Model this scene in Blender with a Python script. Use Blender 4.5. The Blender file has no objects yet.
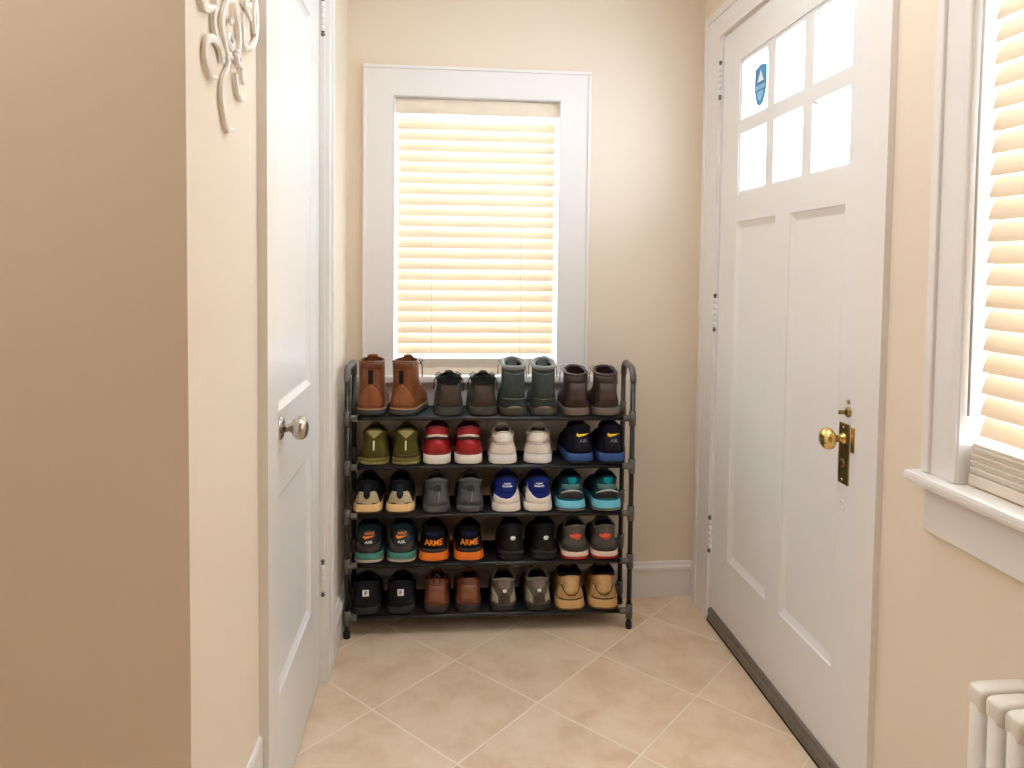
import bpy, bmesh, math, random
from mathutils import Vector, Matrix
from mathutils.bvhtree import BVHTree

random.seed(7)
C = bpy.context.scene.collection
SC = bpy.context.scene
PI = math.pi

# ------------------------------------------------------------------ camera, world, lights, exposure
EYE = 1.25
cd = bpy.data.cameras.new('camera')
cam = bpy.data.objects.new('camera', cd)
C.objects.link(cam)
cd.sensor_width = 36.0
cd.sensor_fit = 'HORIZONTAL'
cd.lens = 702.3 * 36.0 / 1024.0
cd.shift_x = (512 - 506.43) / 1024.0
cd.shift_y = (300.36 - 384) / 1024.0
cd.clip_start = 0.02
yaw, pitch, roll = -0.09134, 0.0435, 0.011474
_r = Vector((math.cos(yaw), math.sin(yaw), 0)); _f = Vector((-math.sin(yaw), math.cos(yaw), 0)); _u = Vector((0, 0, 1))
_f2 = _f * math.cos(pitch) - _u * math.sin(pitch)
_u2 = _u * math.cos(pitch) + _f * math.sin(pitch)
_r3 = _r * math.cos(roll) + _u2 * math.sin(roll)
_u3 = _u2 * math.cos(roll) - _r * math.sin(roll)
cam.matrix_world = Matrix(((_r3.x, _u3.x, -_f2.x, 0), (_r3.y, _u3.y, -_f2.y, 0), (_r3.z, _u3.z, -_f2.z, EYE), (0, 0, 0, 1)))
SC.camera = cam

w = bpy.data.worlds.new('overcast_sky')
SC.world = w
w.use_nodes = True
w.node_tree.nodes['Background'].inputs[0].default_value = (0.70, 0.85, 1.0, 1)
w.node_tree.nodes['Background'].inputs[1].default_value = 17.0

SC.view_settings.view_transform = 'Standard'
SC.view_settings.look = 'None'
SC.view_settings.gamma = 1.0
SC.view_settings.use_curve_mapping = False
SC.view_settings.exposure = 0.25
SC.cycles.use_denoising = True
SC.cycles.max_bounces = 10
SC.cycles.diffuse_bounces = 7
SC.cycles.transmission_bounces = 8
SC.cycles.sample_clamp_indirect = 6.0


def area(name, loc, rot, sx, sy, power, col, portal=False):
    d = bpy.data.lights.new(name, 'AREA')
    d.shape = 'RECTANGLE'; d.size = sx; d.size_y = sy
    d.energy = power; d.color = col
    o = bpy.data.objects.new(name, d)
    C.objects.link(o)
    o.location = loc; o.rotation_euler = rot
    if portal:
        d.cycles.is_portal = True
    return o


area('hall_fill_light', (-1.0, 0.5, 2.42), (0, 0, 0), 0.8, 0.5, 10, (1.0, 0.955, 0.90))  # added fill, no fixture here; brightens the front-left and right walls
area('entry_fill_light', (0.3, 1.42, 2.43), (0, 0, 0), 1.0, 0.8, 9.0, (0.94, 0.97, 1.0))  # unseen fill light added overhead to lift the entry walls, doors and floor


# ------------------------------------------------------------------ materials
def lin(c):
    return tuple(((v / 255.0) / 12.92 if v / 255.0 <= 0.04045 else ((v / 255.0 + 0.055) / 1.055) ** 2.4) for v in c) + (1,)


_mats = {}


def mat(name, rgb, rough=0.6, metal=0.0, noise=0.0, nscale=60.0, bump=0.0, bscale=300.0, spec=0.5, coat=0.0):
    if name in _mats:
        return _mats[name]
    m = bpy.data.materials.new(name)
    m.use_nodes = True
    nt = m.node_tree; N = nt.nodes; L = nt.links
    b = N['Principled BSDF']
    b.inputs['Base Color'].default_value = lin(rgb)
    b.inputs['Roughness'].default_value = rough
    b.inputs['Metallic'].default_value = metal
    b.inputs['Specular IOR Level'].default_value = spec
    b.inputs['Coat Weight'].default_value = coat
    tc = N.new('ShaderNodeTexCoord')
    if noise > 0:
        n = N.new('ShaderNodeTexNoise'); n.inputs['Scale'].default_value = nscale; n.inputs['Detail'].default_value = 4
        r = N.new('ShaderNodeValToRGB')
        c = lin(rgb)
        r.color_ramp.elements[0].position = 0.3; r.color_ramp.elements[1].position = 0.7
        r.color_ramp.elements[0].color = tuple(max(0, v * (1 - noise)) for v in c[:3]) + (1,)
        r.color_ramp.elements[1].color = tuple(min(1, v * (1 + noise)) for v in c[:3]) + (1,)
        L.new(tc.outputs['Object'], n.inputs['Vector']); L.new(n.outputs['Fac'], r.inputs['Fac']); L.new(r.outputs['Color'], b.inputs['Base Color'])
    if bump > 0:
        n2 = N.new('ShaderNodeTexNoise'); n2.inputs['Scale'].default_value = bscale; n2.inputs['Detail'].default_value = 3
        bp = N.new('ShaderNodeBump'); bp.inputs['Strength'].default_value = bump; bp.inputs['Distance'].default_value = 0.001
        L.new(tc.outputs['Object'], n2.inputs['Vector']); L.new(n2.outputs['Fac'], bp.inputs['Height']); L.new(bp.outputs['Normal'], b.inputs['Normal'])
    _mats[name] = m
    return m


WALL = mat('cream_wall_paint', (234, 220, 202), 0.75, 0, 0.015, 1.5, 0.12, 180)
TRIM = mat('white_gloss_trim_paint', (236, 233, 231), 0.38, 0, 0.01, 3, 0.08, 60)
CEIL = mat('white_ceiling_paint', (238, 234, 226), 0.8)
DOORW = mat('white_door_paint', (235, 234, 234), 0.33, 0, 0.012, 3, 0.1, 45)
SASH = mat('white_sash_paint', (232, 232, 230), 0.45)
PORCH = mat('white_porch_boards', (240, 240, 238), 0.6)
BRASS = mat('polished_brass', (224, 194, 124), 0.2, 1.0, 0.05, 40)
OLDBRASS = mat('worn_brass_plate', (150, 128, 78), 0.3, 1.0, 0.2, 60)
NICKEL = mat('satin_nickel', (190, 182, 172), 0.25, 1.0)
STEEL = mat('dull_steel', (112, 106, 100), 0.35, 1.0)
ALU = mat('grey_aluminium_sweep', (140, 132, 122), 0.42, 0.7, 0.1, 30)
RUBBER = mat('black_rubber', (28, 27, 26), 0.7)
BLACKM = mat('black_gloss_tube', (12, 12, 13), 0.28, 0.0, 0, 1, 0, 1, 0.6)
GREYP = mat('grey_plastic_connector', (88, 85, 81), 0.42)
SHELF = mat('black_shelf_fabric', (14, 14, 14), 0.8, 0, 0.15, 200, 0.3, 700)
RADW = mat('cream_radiator_enamel', (232, 227, 218), 0.35)
ORN = mat('cream_painted_iron', (240, 236, 230), 0.45, 0, 0.04, 30)
CORD = mat('white_blind_cord', (226, 214, 194), 0.7)
RAILM = mat('cream_blind_rail', (233, 219, 200), 0.5, 0, 0.05, 20)
STACKM = mat('pale_stacked_slat', (226, 216, 202), 0.5, 0, 0.05, 20)
BLUEST = mat('blue_sticker', (70, 138, 190), 0.5)
LBLUEST = mat('pale_blue_sticker_print', (150, 196, 234), 0.5)
WHITEST = mat('white_sticker_print', (244, 246, 248), 0.5)


def glass_mat():
    m = bpy.data.materials.new('clear_window_glass')
    m.use_nodes = True
    nt = m.node_tree; N = nt.nodes; L = nt.links
    N.remove(N['Principled BSDF'])
    t = N.new('ShaderNodeBsdfTransparent'); t.inputs[0].default_value = (0.96, 0.98, 0.98, 1)
    g = N.new('ShaderNodeBsdfGlossy'); g.inputs['Roughness'].default_value = 0.02
    lw = N.new('ShaderNodeLayerWeight'); lw.inputs['Blend'].default_value = 0.5
    pw = N.new('ShaderNodeMath'); pw.operation = 'POWER'; pw.inputs[1].default_value = 4.0
    f = N.new('ShaderNodeMath'); f.operation = 'MULTIPLY_ADD'; f.inputs[1].default_value = 0.5; f.inputs[2].default_value = 0.03
    L.new(lw.outputs['Facing'], pw.inputs[0]); L.new(pw.outputs[0], f.inputs[0])
    mx = N.new('ShaderNodeMixShader')
    L.new(f.outputs[0], mx.inputs[0]); L.new(t.outputs[0], mx.inputs[1]); L.new(g.outputs[0], mx.inputs[2])
    L.new(mx.outputs[0], N['Material Output'].inputs[0])
    return m


def slat_mat():
    m = bpy.data.materials.new('cream_translucent_slat')
    m.use_nodes = True
    nt = m.node_tree; N = nt.nodes; L = nt.links
    N.remove(N['Principled BSDF'])
    d = N.new('ShaderNodeBsdfDiffuse'); d.inputs[0].default_value = lin((242, 228, 208))
    t = N.new('ShaderNodeBsdfTranslucent'); t.inputs[0].default_value = lin((250, 222, 188))
    n = N.new('ShaderNodeTexNoise'); n.inputs['Scale'].default_value = 8
    mx = N.new('ShaderNodeMixShader'); mx.inputs[0].default_value = 0.12
    L.new(d.outputs[0], mx.inputs[1]); L.new(t.outputs[0], mx.inputs[2])
    L.new(mx.outputs[0], N['Material Output'].inputs[0])
    return m


GLASS = glass_mat()
SLAT = slat_mat()


def floor_mat():
    m = bpy.data.materials.new('diagonal_beige_ceramic_tile')
    m.use_nodes = True
    nt = m.node_tree; N = nt.nodes; L = nt.links
    b = N['Principled BSDF']
    s, th, u, v = 0.33425, math.radians(-45.3), 0.2847, 1.9615
    geo = N.new('ShaderNodeNewGeometry')
    mp = N.new('ShaderNodeVectorMath'); mp.operation = 'SUBTRACT'; mp.inputs[1].default_value = (u, v, 0)
    L.new(geo.outputs['Position'], mp.inputs[0])

    def dot(vec):
        d = N.new('ShaderNodeVectorMath'); d.operation = 'DOT_PRODUCT'; d.inputs[1].default_value = vec
        L.new(mp.outputs[0], d.inputs[0]); return d.outputs['Value']

    def mth(op, a, bb=None, clamp=False):
        n = N.new('ShaderNodeMath'); n.operation = op; n.use_clamp = clamp
        for i, x in enumerate((a, bb)):
            if x is None: continue
            if isinstance(x, (int, float)): n.inputs[i].default_value = x
            else: L.new(x, n.inputs[i])
        return n.outputs[0]
    a = dot((math.cos(th) / s, math.sin(th) / s, 0)); c = dot((-math.sin(th) / s, math.cos(th) / s, 0))
    ids = []; ds = []
    for t in (a, c):
        fr = mth('FRACT', mth('ADD', t, 100.0)); fl = mth('FLOOR', t)
        ids.append(fl)
        ds.append(mth('MINIMUM', fr, mth('SUBTRACT', 1.0, fr)))
    dist = mth('MULTIPLY', mth('MINIMUM', ds[0], ds[1]), s)
    grout = mth('SUBTRACT', 1.0, mth('MULTIPLY', mth('SUBTRACT', dist, 0.0024), 900.0, True), True)
    comb = N.new('ShaderNodeCombineXYZ'); L.new(ids[0], comb.inputs[0]); L.new(ids[1], comb.inputs[1])
    wn = N.new('ShaderNodeTexWhiteNoise'); L.new(comb.outputs[0], wn.inputs['Vector'])
    off = N.new('ShaderNodeVectorMath'); off.operation = 'MULTIPLY_ADD'
    L.new(comb.outputs[0], off.inputs[0]); off.inputs[1].default_value = (7.3, 3.1, 0); L.new(geo.outputs['Position'], off.inputs[2])
    n1 = N.new('ShaderNodeTexNoise'); n1.inputs['Scale'].default_value = 7; n1.inputs['Detail'].default_value = 8; n1.inputs['Roughness'].default_value = 0.62
    L.new(off.outputs[0], n1.inputs['Vector'])
    r = N.new('ShaderNodeValToRGB')
    r.color_ramp.elements[0].position = 0.30; r.color_ramp.elements[0].color = lin((217, 186, 152))
    r.color_ramp.elements[1].position = 0.72; r.color_ramp.elements[1].color = lin((241, 221, 195))
    e = r.color_ramp.elements.new(0.5); e.color = lin((232, 206, 177))
    L.new(n1.outputs['Fac'], r.inputs['Fac'])
    hs = N.new('ShaderNodeHueSaturation')
    L.new(r.outputs['Color'], hs.inputs['Color'])
    L.new(mth('ADD', mth('MULTIPLY', wn.outputs['Value'], 0.10), 0.95), hs.inputs['Value'])
    mx = N.new('ShaderNodeMix'); mx.data_type = 'RGBA'
    L.new(grout, mx.inputs[0]); L.new(hs.outputs['Color'], mx.inputs[6]); mx.inputs[7].default_value = lin((244, 229, 207))
    L.new(mx.outputs[2], b.inputs['Base Color'])
    rr = mth('ADD', mth('MULTIPLY', grout, 0.45), mth('ADD', mth('MULTIPLY', n1.outputs['Fac'], 0.12), 0.26))
    L.new(rr, b.inputs['Roughness'])
    hgt = mth('SUBTRACT', mth('MULTIPLY', n1.outputs['Fac'], 0.12), grout)
    bp = N.new('ShaderNodeBump'); bp.inputs['Strength'].default_value = 0.5; bp.inputs['Distance'].default_value = 0.0016
    L.new(hgt, bp.inputs['Height']); L.new(bp.outputs['Normal'], b.inputs['Normal'])
    return m


TILE = floor_mat()


# ------------------------------------------------------------------ mesh helpers
class MB:
    def __init__(self):
        self.v = []; self.f = []; self.sm = []

    def add(self, vs, fs, smooth=False):
        o = len(self.v)
        self.v += [tuple(p) for p in vs]
        for f in fs:
            self.f.append([i + o for i in f]); self.sm.append(smooth)

    def box(self, x0, x1, y0, y1, z0, z1, bev=0.0):
        if bev <= 0:
            vs = [(x, y, z) for x in (x0, x1) for y in (y0, y1) for z in (z0, z1)]
            self.add(vs, [(0, 1, 3, 2), (4, 6, 7, 5), (0, 4, 5, 1), (2, 3, 7, 6), (0, 2, 6, 4), (1, 5, 7, 3)])
            return
        bm = bmesh.new()
        bmesh.ops.create_cube(bm, size=1)
        for p in bm.verts:
            p.co = Vector(((x0 + x1) / 2 + p.co.x * (x1 - x0), (y0 + y1) / 2 + p.co.y * (y1 - y0), (z0 + z1) / 2 + p.co.z * (z1 - z0)))
        bev = min(bev, 0.45 * min(x1 - x0, y1 - y0, z1 - z0))
        bmesh.ops.bevel(bm, geom=bm.edges[:], offset=bev, segments=2, affect='EDGES', profile=0.6)
        bm.verts.ensure_lookup_table()
        self.add([p.co for p in bm.verts], [[q.index for q in f.verts] for f in bm.faces])
        bm.free()

    def rings(self, rings, closed=True, cap0=True, cap1=True, smooth=True):
        n = len(rings[0]); vs = [p for r in rings for p in r]; fs = []
        m = n if closed else n - 1
        for i in range(len(rings) - 1):
            for j in range(m):
                k = (j + 1) % n
                fs.append((i * n + j, i * n + k, (i + 1) * n + k, (i + 1) * n + j))
        self.add(vs, fs, smooth)
        if cap0: self.add(rings[0], [list(range(n))[::-1]], False)
        if cap1: self.add(rings[-1], [list(range(n))], False)

    def tube(self, pts, r, n=10, closed=False, caps=True):
        pts = [Vector(p) for p in pts]
        rs = r if isinstance(r, (list, tuple)) else [r] * len(pts)
        rings = []; prev = None
        N = len(pts)
        for i, p in enumerate(pts):
            if closed: d = pts[(i + 1) % N] - pts[i - 1]
            else: d = pts[min(i + 1, N - 1)] - pts[max(i - 1, 0)]
            d.normalize()
            if prev is None:
                a = Vector((0, 0, 1)) if abs(d.z) < 0.9 else Vector((1, 0, 0))
                s = d.cross(a).normalized()
            else:
                s = (prev - d * prev.dot(d)).normalized()
            prev = s
            t = d.cross(s)
            rings.append([p + (s * math.cos(2 * PI * k / n) + t * math.sin(2 * PI * k / n)) * rs[i] for k in range(n)])
        if closed:
            rings.append(rings[0])
            self.rings(rings, True, False, False)
        else:
            self.rings(rings, True, caps, caps)

    def lathe(self, prof, origin, axis, n=24):
        axis = Vector(axis).normalized()
        a = Vector((0, 0, 1)) if abs(axis.z) < 0.9 else Vector((1, 0, 0))
        s = axis.cross(a).normalized(); t = axis.cross(s); o = Vector(origin)
        rings = [[o + axis * h + (s * math.cos(2 * PI * k / n) + t * math.sin(2 * PI * k / n)) * max(r, 1e-5) for k in range(n)] for r, h in prof]
        self.rings(rings, True, True, True)

    def ball(self, c, r, n=12, squash=1.0):
        prof = [(r * math.sin(PI * i / 8), -r * math.cos(PI * i / 8) * squash) for i in range(9)]
        self.lathe(prof, c, (0, 0, 1), n)

    def prism(self, poly, x0, x1, ax='x'):
        """extrude a 2-D polygon along an axis; poly gives the other two coordinates"""
        n = len(poly)

        def P(a, p):
            return (a, p[0], p[1]) if ax == 'x' else ((p[0], a, p[1]) if ax == 'y' else (p[0], p[1], a))
        vs = [P(x0, p) for p in poly] + [P(x1, p) for p in poly]
        fs = [list(range(n))[::-1], list(range(n, 2 * n))]
        for i in range(n):
            j = (i + 1) % n
            fs.append((i, j, n + j, n + i))
        self.add(vs, fs)

    def build(self, name, m, parent=None, bevel=0.0, fix=True):
        me = bpy.data.meshes.new(name)
        me.from_pydata(self.v, [], self.f)
        me.polygons.foreach_set('use_smooth', self.sm)
        if fix:
            bm = bmesh.new(); bm.from_mesh(me)
            bmesh.ops.remove_doubles(bm, verts=bm.verts[:], dist=1e-6)
            bmesh.ops.recalc_face_normals(bm, faces=bm.faces[:])
            bm.to_mesh(me); bm.free()
        me.materials.append(m)
        me.update()
        o = bpy.data.objects.new(name, me)
        C.objects.link(o)
        if parent is not None: o.parent = parent
        if bevel:
            b = o.modifiers.new('bevel', 'BEVEL'); b.width = bevel; b.segments = 2; b.limit_method = 'ANGLE'; b.angle_limit = math.radians(40)
        return o


def struct(o):
    o['kind'] = 'structure'
    return o


def thing(name, label, cat, loc=(0, 0, 0), rotz=0.0, group=None):
    o = bpy.data.objects.new(name, None)
    C.objects.link(o)
    o.empty_display_size = 0.05
    o.location = loc; o.rotation_euler = (0, 0, rotz)
    o['label'] = label; o['category'] = cat
    if group: o['group'] = group
    return o


# ------------------------------------------------------------------ room shell (metres; X right, Y into the entry, Z up)
XL, XR, YB, ZC = -0.345, 0.975, 2.60, 2.45
YC = 0.99                   # outer corner where the left wall starts
XH, YH = -2.6, -3.2         # hall behind the camera

b = MB(); b.box(XH - 0.2, XR + 0.2, YH - 0.2, YB + 0.2, -0.06, 0.0)
struct(b.build('floor', TILE))
b = MB(); b.box(XH - 0.2, XR + 0.2, YH - 0.2, YB + 0.2, ZC, ZC + 0.06)
struct(b.build('ceiling', CEIL))

# back wall with the window opening
WX0, WX1, WZ0, WZ1 = -0.176, 0.428, 0.845, 1.872
b = MB()
b.box(-1.2, WX0, YB, YB + 0.16, 0, ZC); b.box(WX1, XR + 0.16, YB, YB + 0.16, 0, ZC)
b.box(WX0, WX1, YB, YB + 0.16, 0, WZ0); b.box(WX0, WX1, YB, YB + 0.16, WZ1, ZC)
struct(b.build('wall_back', WALL))

# right wall: door opening and side window opening
DY0, DY1, DZ1 = 1.543, 2.405, 2.066
SY0, SY1, SZ0, SZ1 = 0.37, 1.212, 0.86, 1.98
b = MB()
T = 0.16
b.box(XR, XR + T, DY1 + 0.004, YB, 0, ZC); b.box(XR, XR + T, DY0 - 0.004, DY1 + 0.004, DZ1 + 0.004, ZC)
b.box(XR, XR + T, SY1, DY0 - 0.004, 0, ZC)
b.box(XR, XR + T, SY0, SY1, 0, SZ0); b.box(XR, XR + T, SY0, SY1, SZ1, ZC)
b.box(XR, XR + T, YH, SY0, 0, ZC)
struct(b.build('wall_right', WALL))

# left wall with the cupboard door opening
LY0, LY1, LZ1 = 1.442, 2.105, 2.06
b = MB()
b.box(XL - 0.12, XL, YC, LY0, 0, ZC); b.box(XL - 0.12, XL, LY1, YB, 0, ZC); b.box(XL - 0.12, XL, LY0, LY1, LZ1, ZC)
struct(b.build('wall_left', WALL))
b = MB(); b.box(XH, XL - 0.12, YC, YC + 0.12, 0, ZC)
struct(b.build('wall_front_left', WALL))
b = MB(); b.box(-1.2, -1.1, YC + 0.12, YB, 0, ZC)
struct(b.build('wall_cupboard', WALL))
b = MB()
b.box(XH - 0.12, XH, YH, YC + 0.12, 0, ZC)
struct(b.build('wall_hall_left', WALL))
b = MB(); b.box(XH - 0.12, XR + T, YH - 0.12, YH, 0, ZC)
struct(b.build('wall_hall_rear', WALL))

# porch roof outside, seen pale through the door glass
b = MB()
for i in range(14):
    x0 = XR + T + 0.02 + i * 0.13
    b.box(x0, x0 + 0.118, -0.5, 4.2, 2.62, 2.64)
    b.box(x0 + 0.118, x0 + 0.13, -0.5, 4.2, 2.632, 2.64)
struct(b.build('ceiling_porch', PORCH))


# ------------------------------------------------------------------ baseboards and trim
def base_profile(h, t):
    return [(0, 0), (t, 0), (t, h - 0.034), (t + 0.004, h - 0.03), (t + 0.004, h - 0.018), (t - 0.004, h - 0.012), (t - 0.006, h - 0.003), (t - 0.010, h), (0, h)]


b = MB(); b.prism([(YB - p, z) for p, z in base_profile(0.134, 0.016)], XL, XR, 'x')
struct(b.build('baseboard_back', TRIM))
b = MB(); b.prism([(XR - p, z) for p, z in base_profile(0.134, 0.016)], 2.545, YB - 0.018, 'y')
b.prism([(XR - p, z) for p, z in base_profile(0.134, 0.016)], YH, 1.452, 'y')
struct(b.build('baseboard_right', TRIM))
b = MB(); b.prism([(XL + p, z) for p, z in base_profile(0.134, 0.016)], 2.192, YB - 0.018, 'y')
struct(b.build('baseboard_left', TRIM))
b = MB(); b.prism([(YC - p, z) for p, z in base_profile(0.134, 0.016)], XH, XL, 'x')
struct(b.build('baseboard_front_left', TRIM))
# tall white skirting block between the outer corner and the cupboard door, rounded on top
b = MB()
pf = [(XL, 0), (XL + 0.007, 0), (XL + 0.007, 0.335)] + [(XL + 0.007 * math.cos(i * PI / 16), 0.337 + 0.012 * math.sin(i * PI / 16)) for i in range(1, 9)]
b.prism(pf, YC + 0.02, 1.352, 'y')
struct(b.build('trim_1', TRIM))


# casing of the cupboard door (left wall)
b = MB()
f = 0.018
b.box(XL, XL + f, 1.354, 1.440, 0, 2.15)
b.box(XL, XL + 0.010, LY1 + 0.004, 2.175, 0, LZ1 + 0.002)
b.box(XL, XL + f, 2.165, 2.192, 0, 2.149, 0.004)
b.box(XL, XL + 0.014, LY1 + 0.0025, LY1 + 0.018, 0, LZ1 + 0.001)
b.box(XL, XL + f - 0.0006, 1.4395, 2.166, LZ1 + 0.003, 2.1495)
# jambs inside the opening
b.box(XL - 0.118, XL + 0.001, LY0 - 0.001, LY0 + 0.004, 0, LZ1); b.box(XL - 0.118, XL + 0.001, LY1 - 0.0035, LY1 + 0.0028, 0, LZ1)
struct(b.build('trim_2', TRIM))

# casing of the front door (right wall)
b = MB()
f = 0.015
b.box(XR - f, XR, DY1 + 0.012, 2.530, 0, 2.16)
b.box(XR - f - 0.007, XR, 2.517, 2.545, 0, 2.171, 0.004)
b.box(XR - 0.009, XR, DY1 + 0.002, DY1 + 0.014, 0, DZ1 + 0.01)
b.box(XR - f, XR, 1.455, DY0 - 0.003, 0, 2.16)
b.box(XR - f + 0.0006, XR, DY0 - 0.004, DY1 + 0.0125, DZ1 + 0.008, 2.1595)
b.box(XR - f - 0.0064, XR, 1.4545, 2.5444, 2.145, 2.172, 0.004)
b.box(XR + 0.004, XR + T, DY0 - 0.0036, DY0 - 0.001, 0, DZ1); b.box(XR + 0.004, XR + T, DY1 + 0.001, DY1 + 0.0036, 0, DZ1); b.box(XR + 0.004, XR + T, DY0, DY1, DZ1 + 0.001, DZ1 + 0.0036)
struct(b.build('trim_3', TRIM))


# ------------------------------------------------------------------ panelled doors
def panel_slab(b, mapf, a0, a1, z0, z1, holes, thick, depth=0.011, bev=0.022, through=()):
    """mapf(a, d, z): along, depth below the room face, height. Front built as a grid with sunk panels."""
    As = sorted({a0, a1} | {h[0] for h in holes} | {h[1] for h in holes} | {h[0] for h in through} | {h[1] for h in through})
    Zs = sorted({z0, z1} | {h[2] for h in holes} | {h[3] for h in holes} | {h[2] for h in through} | {h[3] for h in through})

    def inside(a, z, hs):
        return any(h[0] < a < h[1] and h[2] < z < h[3] for h in hs)
    for i in range(len(As) - 1):
        for j in range(len(Zs) - 1):
            ca, cz = (As[i] + As[i + 1]) / 2, (Zs[j] + Zs[j + 1]) / 2
            for d in (0.0, thick):
                if inside(ca, cz, through) or (d == 0.0 and inside(ca, cz, holes)): continue
                b.add([mapf(As[i], d, Zs[j]), mapf(As[i + 1], d, Zs[j]), mapf(As[i + 1], d, Zs[j + 1]), mapf(As[i], d, Zs[j + 1])], [(0, 1, 2, 3)])

    def loop(h, ins, d):
        return [mapf(h[0] + ins, d, h[2] + ins), mapf(h[1] - ins, d, h[2] + ins), mapf(h[1] - ins, d, h[3] - ins), mapf(h[0] + ins, d, h[3] - ins)]
    for h in holes:
        L = [loop(h, 0, 0), loop(h, 0.003, 0.004), loop(h, bev - 0.004, depth - 0.001), loop(h, bev, depth)]
        b.rings(L, True, False, True, False)
    for h in through:
        b.rings([loop(h, 0, 0), loop(h, 0, thick)], True, False, False, False)
    o = (a0, a1, z0, z1)
    b.rings([loop(o, 0, 0), loop(o, 0, thick)], True, False, False, False)


# cupboard door, left
b = MB()
dx = XL - 0.014
mf = lambda a, d, z: (dx - d, a, z)
panel_slab(b, mf, LY0 + 0.006, LY1 - 0.006, 0.012, LZ1 - 0.005, [(1.548, 1.965, 0.285, 0.74), (1.548, 1.965, 0.93, 1.93)], 0.035, 0.010, 0.017)
door2 = struct(b.build('door_2', DOORW))
# its knob
b = MB(); b.lathe([(0.027, 0.0), (0.027, 0.003), (0.022, 0.006), (0.012, 0.008)], (dx, 1.598, 0.890), (1, 0, 0))
rose = b.build('knob_rose', NICKEL, door2)
rose['label'] = 'round satin nickel rose'
b = MB(); b.lathe([(0.009, 0.007), (0.009, 0.022), (0.012, 0.026), (0.020, 0.030), (0.0255, 0.038), (0.0265, 0.046), (0.0245, 0.053), (0.018, 0.058), (0.008, 0.0605), (0.0, 0.061)], (dx, 1.598, 0.890), (1, 0, 0))
kn = b.build('door_knob', NICKEL, door2)
kn['label'] = 'satin nickel door knob'


def hinge(parent, x, y, z, h, name='hinge', tips=STEEL):
    b = MB()
    for k in range(5):
        z0 = z - h / 2 + k * h / 5
        b.tube([(x, y, z0 + 0.0008), (x, y, z0 + h / 5 - 0.0008)], 0.0065, 12)
    o = b.build(name, TRIM, parent)
    b = MB()
    for s in (-1, 1):
        b.lathe([(0.0062, 0), (0.004, 0.004), (0.0066, 0.008), (0.0052, 0.013), (0.0, 0.016)], (x, y, z + s * h / 2), (0, 0, s), 12)
    t = b.build('finial', tips, o)
    t['label'] = 'dark steel hinge tips'
    return o


for z in (1.975, 0.323):
    hinge(door2, XL - 0.004, LY1 - 0.002, z, 0.085)

# front door, right
b = MB()
fx = XR - 0.002
mf = lambda a, d, z: (fx + d, a, z)
GY = [(1.630, 1.808), (1.858, 2.026), (2.076, 2.258)]
GZ = [(1.516, 1.706), (1.750, 1.938)]
# the glazed opening is one hole, the muntins fill it
panel_slab(b, mf, DY0, DY1 - 0.003, 0.012, DZ1, [(1.632, 1.908, 0.268, 1.419), (1.992, 2.275, 0.268, 1.419)], 0.042, through=[(1.622, 2.268, 1.506, 1.951)])
door1 = struct(b.build('door_1', DOORW))
b = MB()
for (z0, z1) in ((1.506, 1.516), (1.706, 1.750), (1.938, 1.951)):
    b.box(fx + 0.004, fx + 0.036, 1.6225, 2.2675, z0, z1)
for (y0, y1) in ((1.622, 1.630), (1.808, 1.858), (2.026, 2.076), (2.258, 2.268)):
    for (z0, z1) in GZ:
        b.box(fx + 0.0046, fx + 0.0354, y0, y1, z0 - 0.001, z1 + 0.001)
# sloped glazing beads round each pane
for (y0, y1) in GY:
    for (z0, z1) in GZ:
        lp = lambda i, d: [(fx + d, y0 + i, z0 + i), (fx + d, y1 - i, z0 + i), (fx + d, y1 - i, z1 - i), (fx + d, y0 + i, z1 - i)]
        b.rings([lp(0, 0.006), lp(0.009, 0.015), lp(0.009, 0.024), lp(0, 0.033)], True, False, False, False)
b.build('muntin_bars', DOORW, door1)
for (y0, y1) in GY:
    for (z0, z1) in GZ:
        b = MB(); b.box(fx + 0.018, fx + 0.021, y0 + 0.002, y1 - 0.002, z0 + 0.002, z1 - 0.002)
        b.build('glass_pane', GLASS, door1)

# shield sticker on the far upper pane
sy, sz = 2.150, 1.842


def shield(sc, n=10):
    pts = [(-0.040 * sc, 0.052 * sc), (0.0, 0.062 * sc), (0.040 * sc, 0.052 * sc), (0.042 * sc, 0.0)]
    pts += [(0.042 * sc * math.cos(i * PI / 2 / n), -0.068 * sc * math.sin(i * PI / 2 / n) ** 1.1) for i in range(1, n + 1)]
    pts += [(-0.042 * sc * math.cos(i * PI / 2 / n), -0.068 * sc * math.sin(i * PI / 2 / n) ** 1.1) for i in range(n - 1, -1, -1)]
    return pts


def yz_poly(pts, x0, x1):
    b = MB(); b.prism([(sy - p, sz + q) for p, q in pts], x0, x1, 'x'); return b


st = yz_poly(shield(1.0), fx + 0.0165, fx + 0.0178).build('shield_sticker', BLUEST, door1)
st['label'] = 'blue shield shaped security sticker on the top far pane'
yz_poly([(0.0, 0.044), (-0.021, 0.008), (0.021, 0.008)], fx + 0.0158, fx + 0.0166).build('white_triangle', WHITEST, st)
yz_poly([(-0.031, -0.002), (0.031, -0.002), (0.031, -0.016), (-0.031, -0.016)], fx + 0.0158, fx + 0.0166).build('pale_band', LBLUEST, st)
yz_poly([(-0.021, -0.022), (0.021, -0.022), (0.016, -0.042), (0.0, -0.055), (-0.016, -0.042)], fx + 0.0158, fx + 0.0166).build('pale_field', LBLUEST, st)

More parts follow.
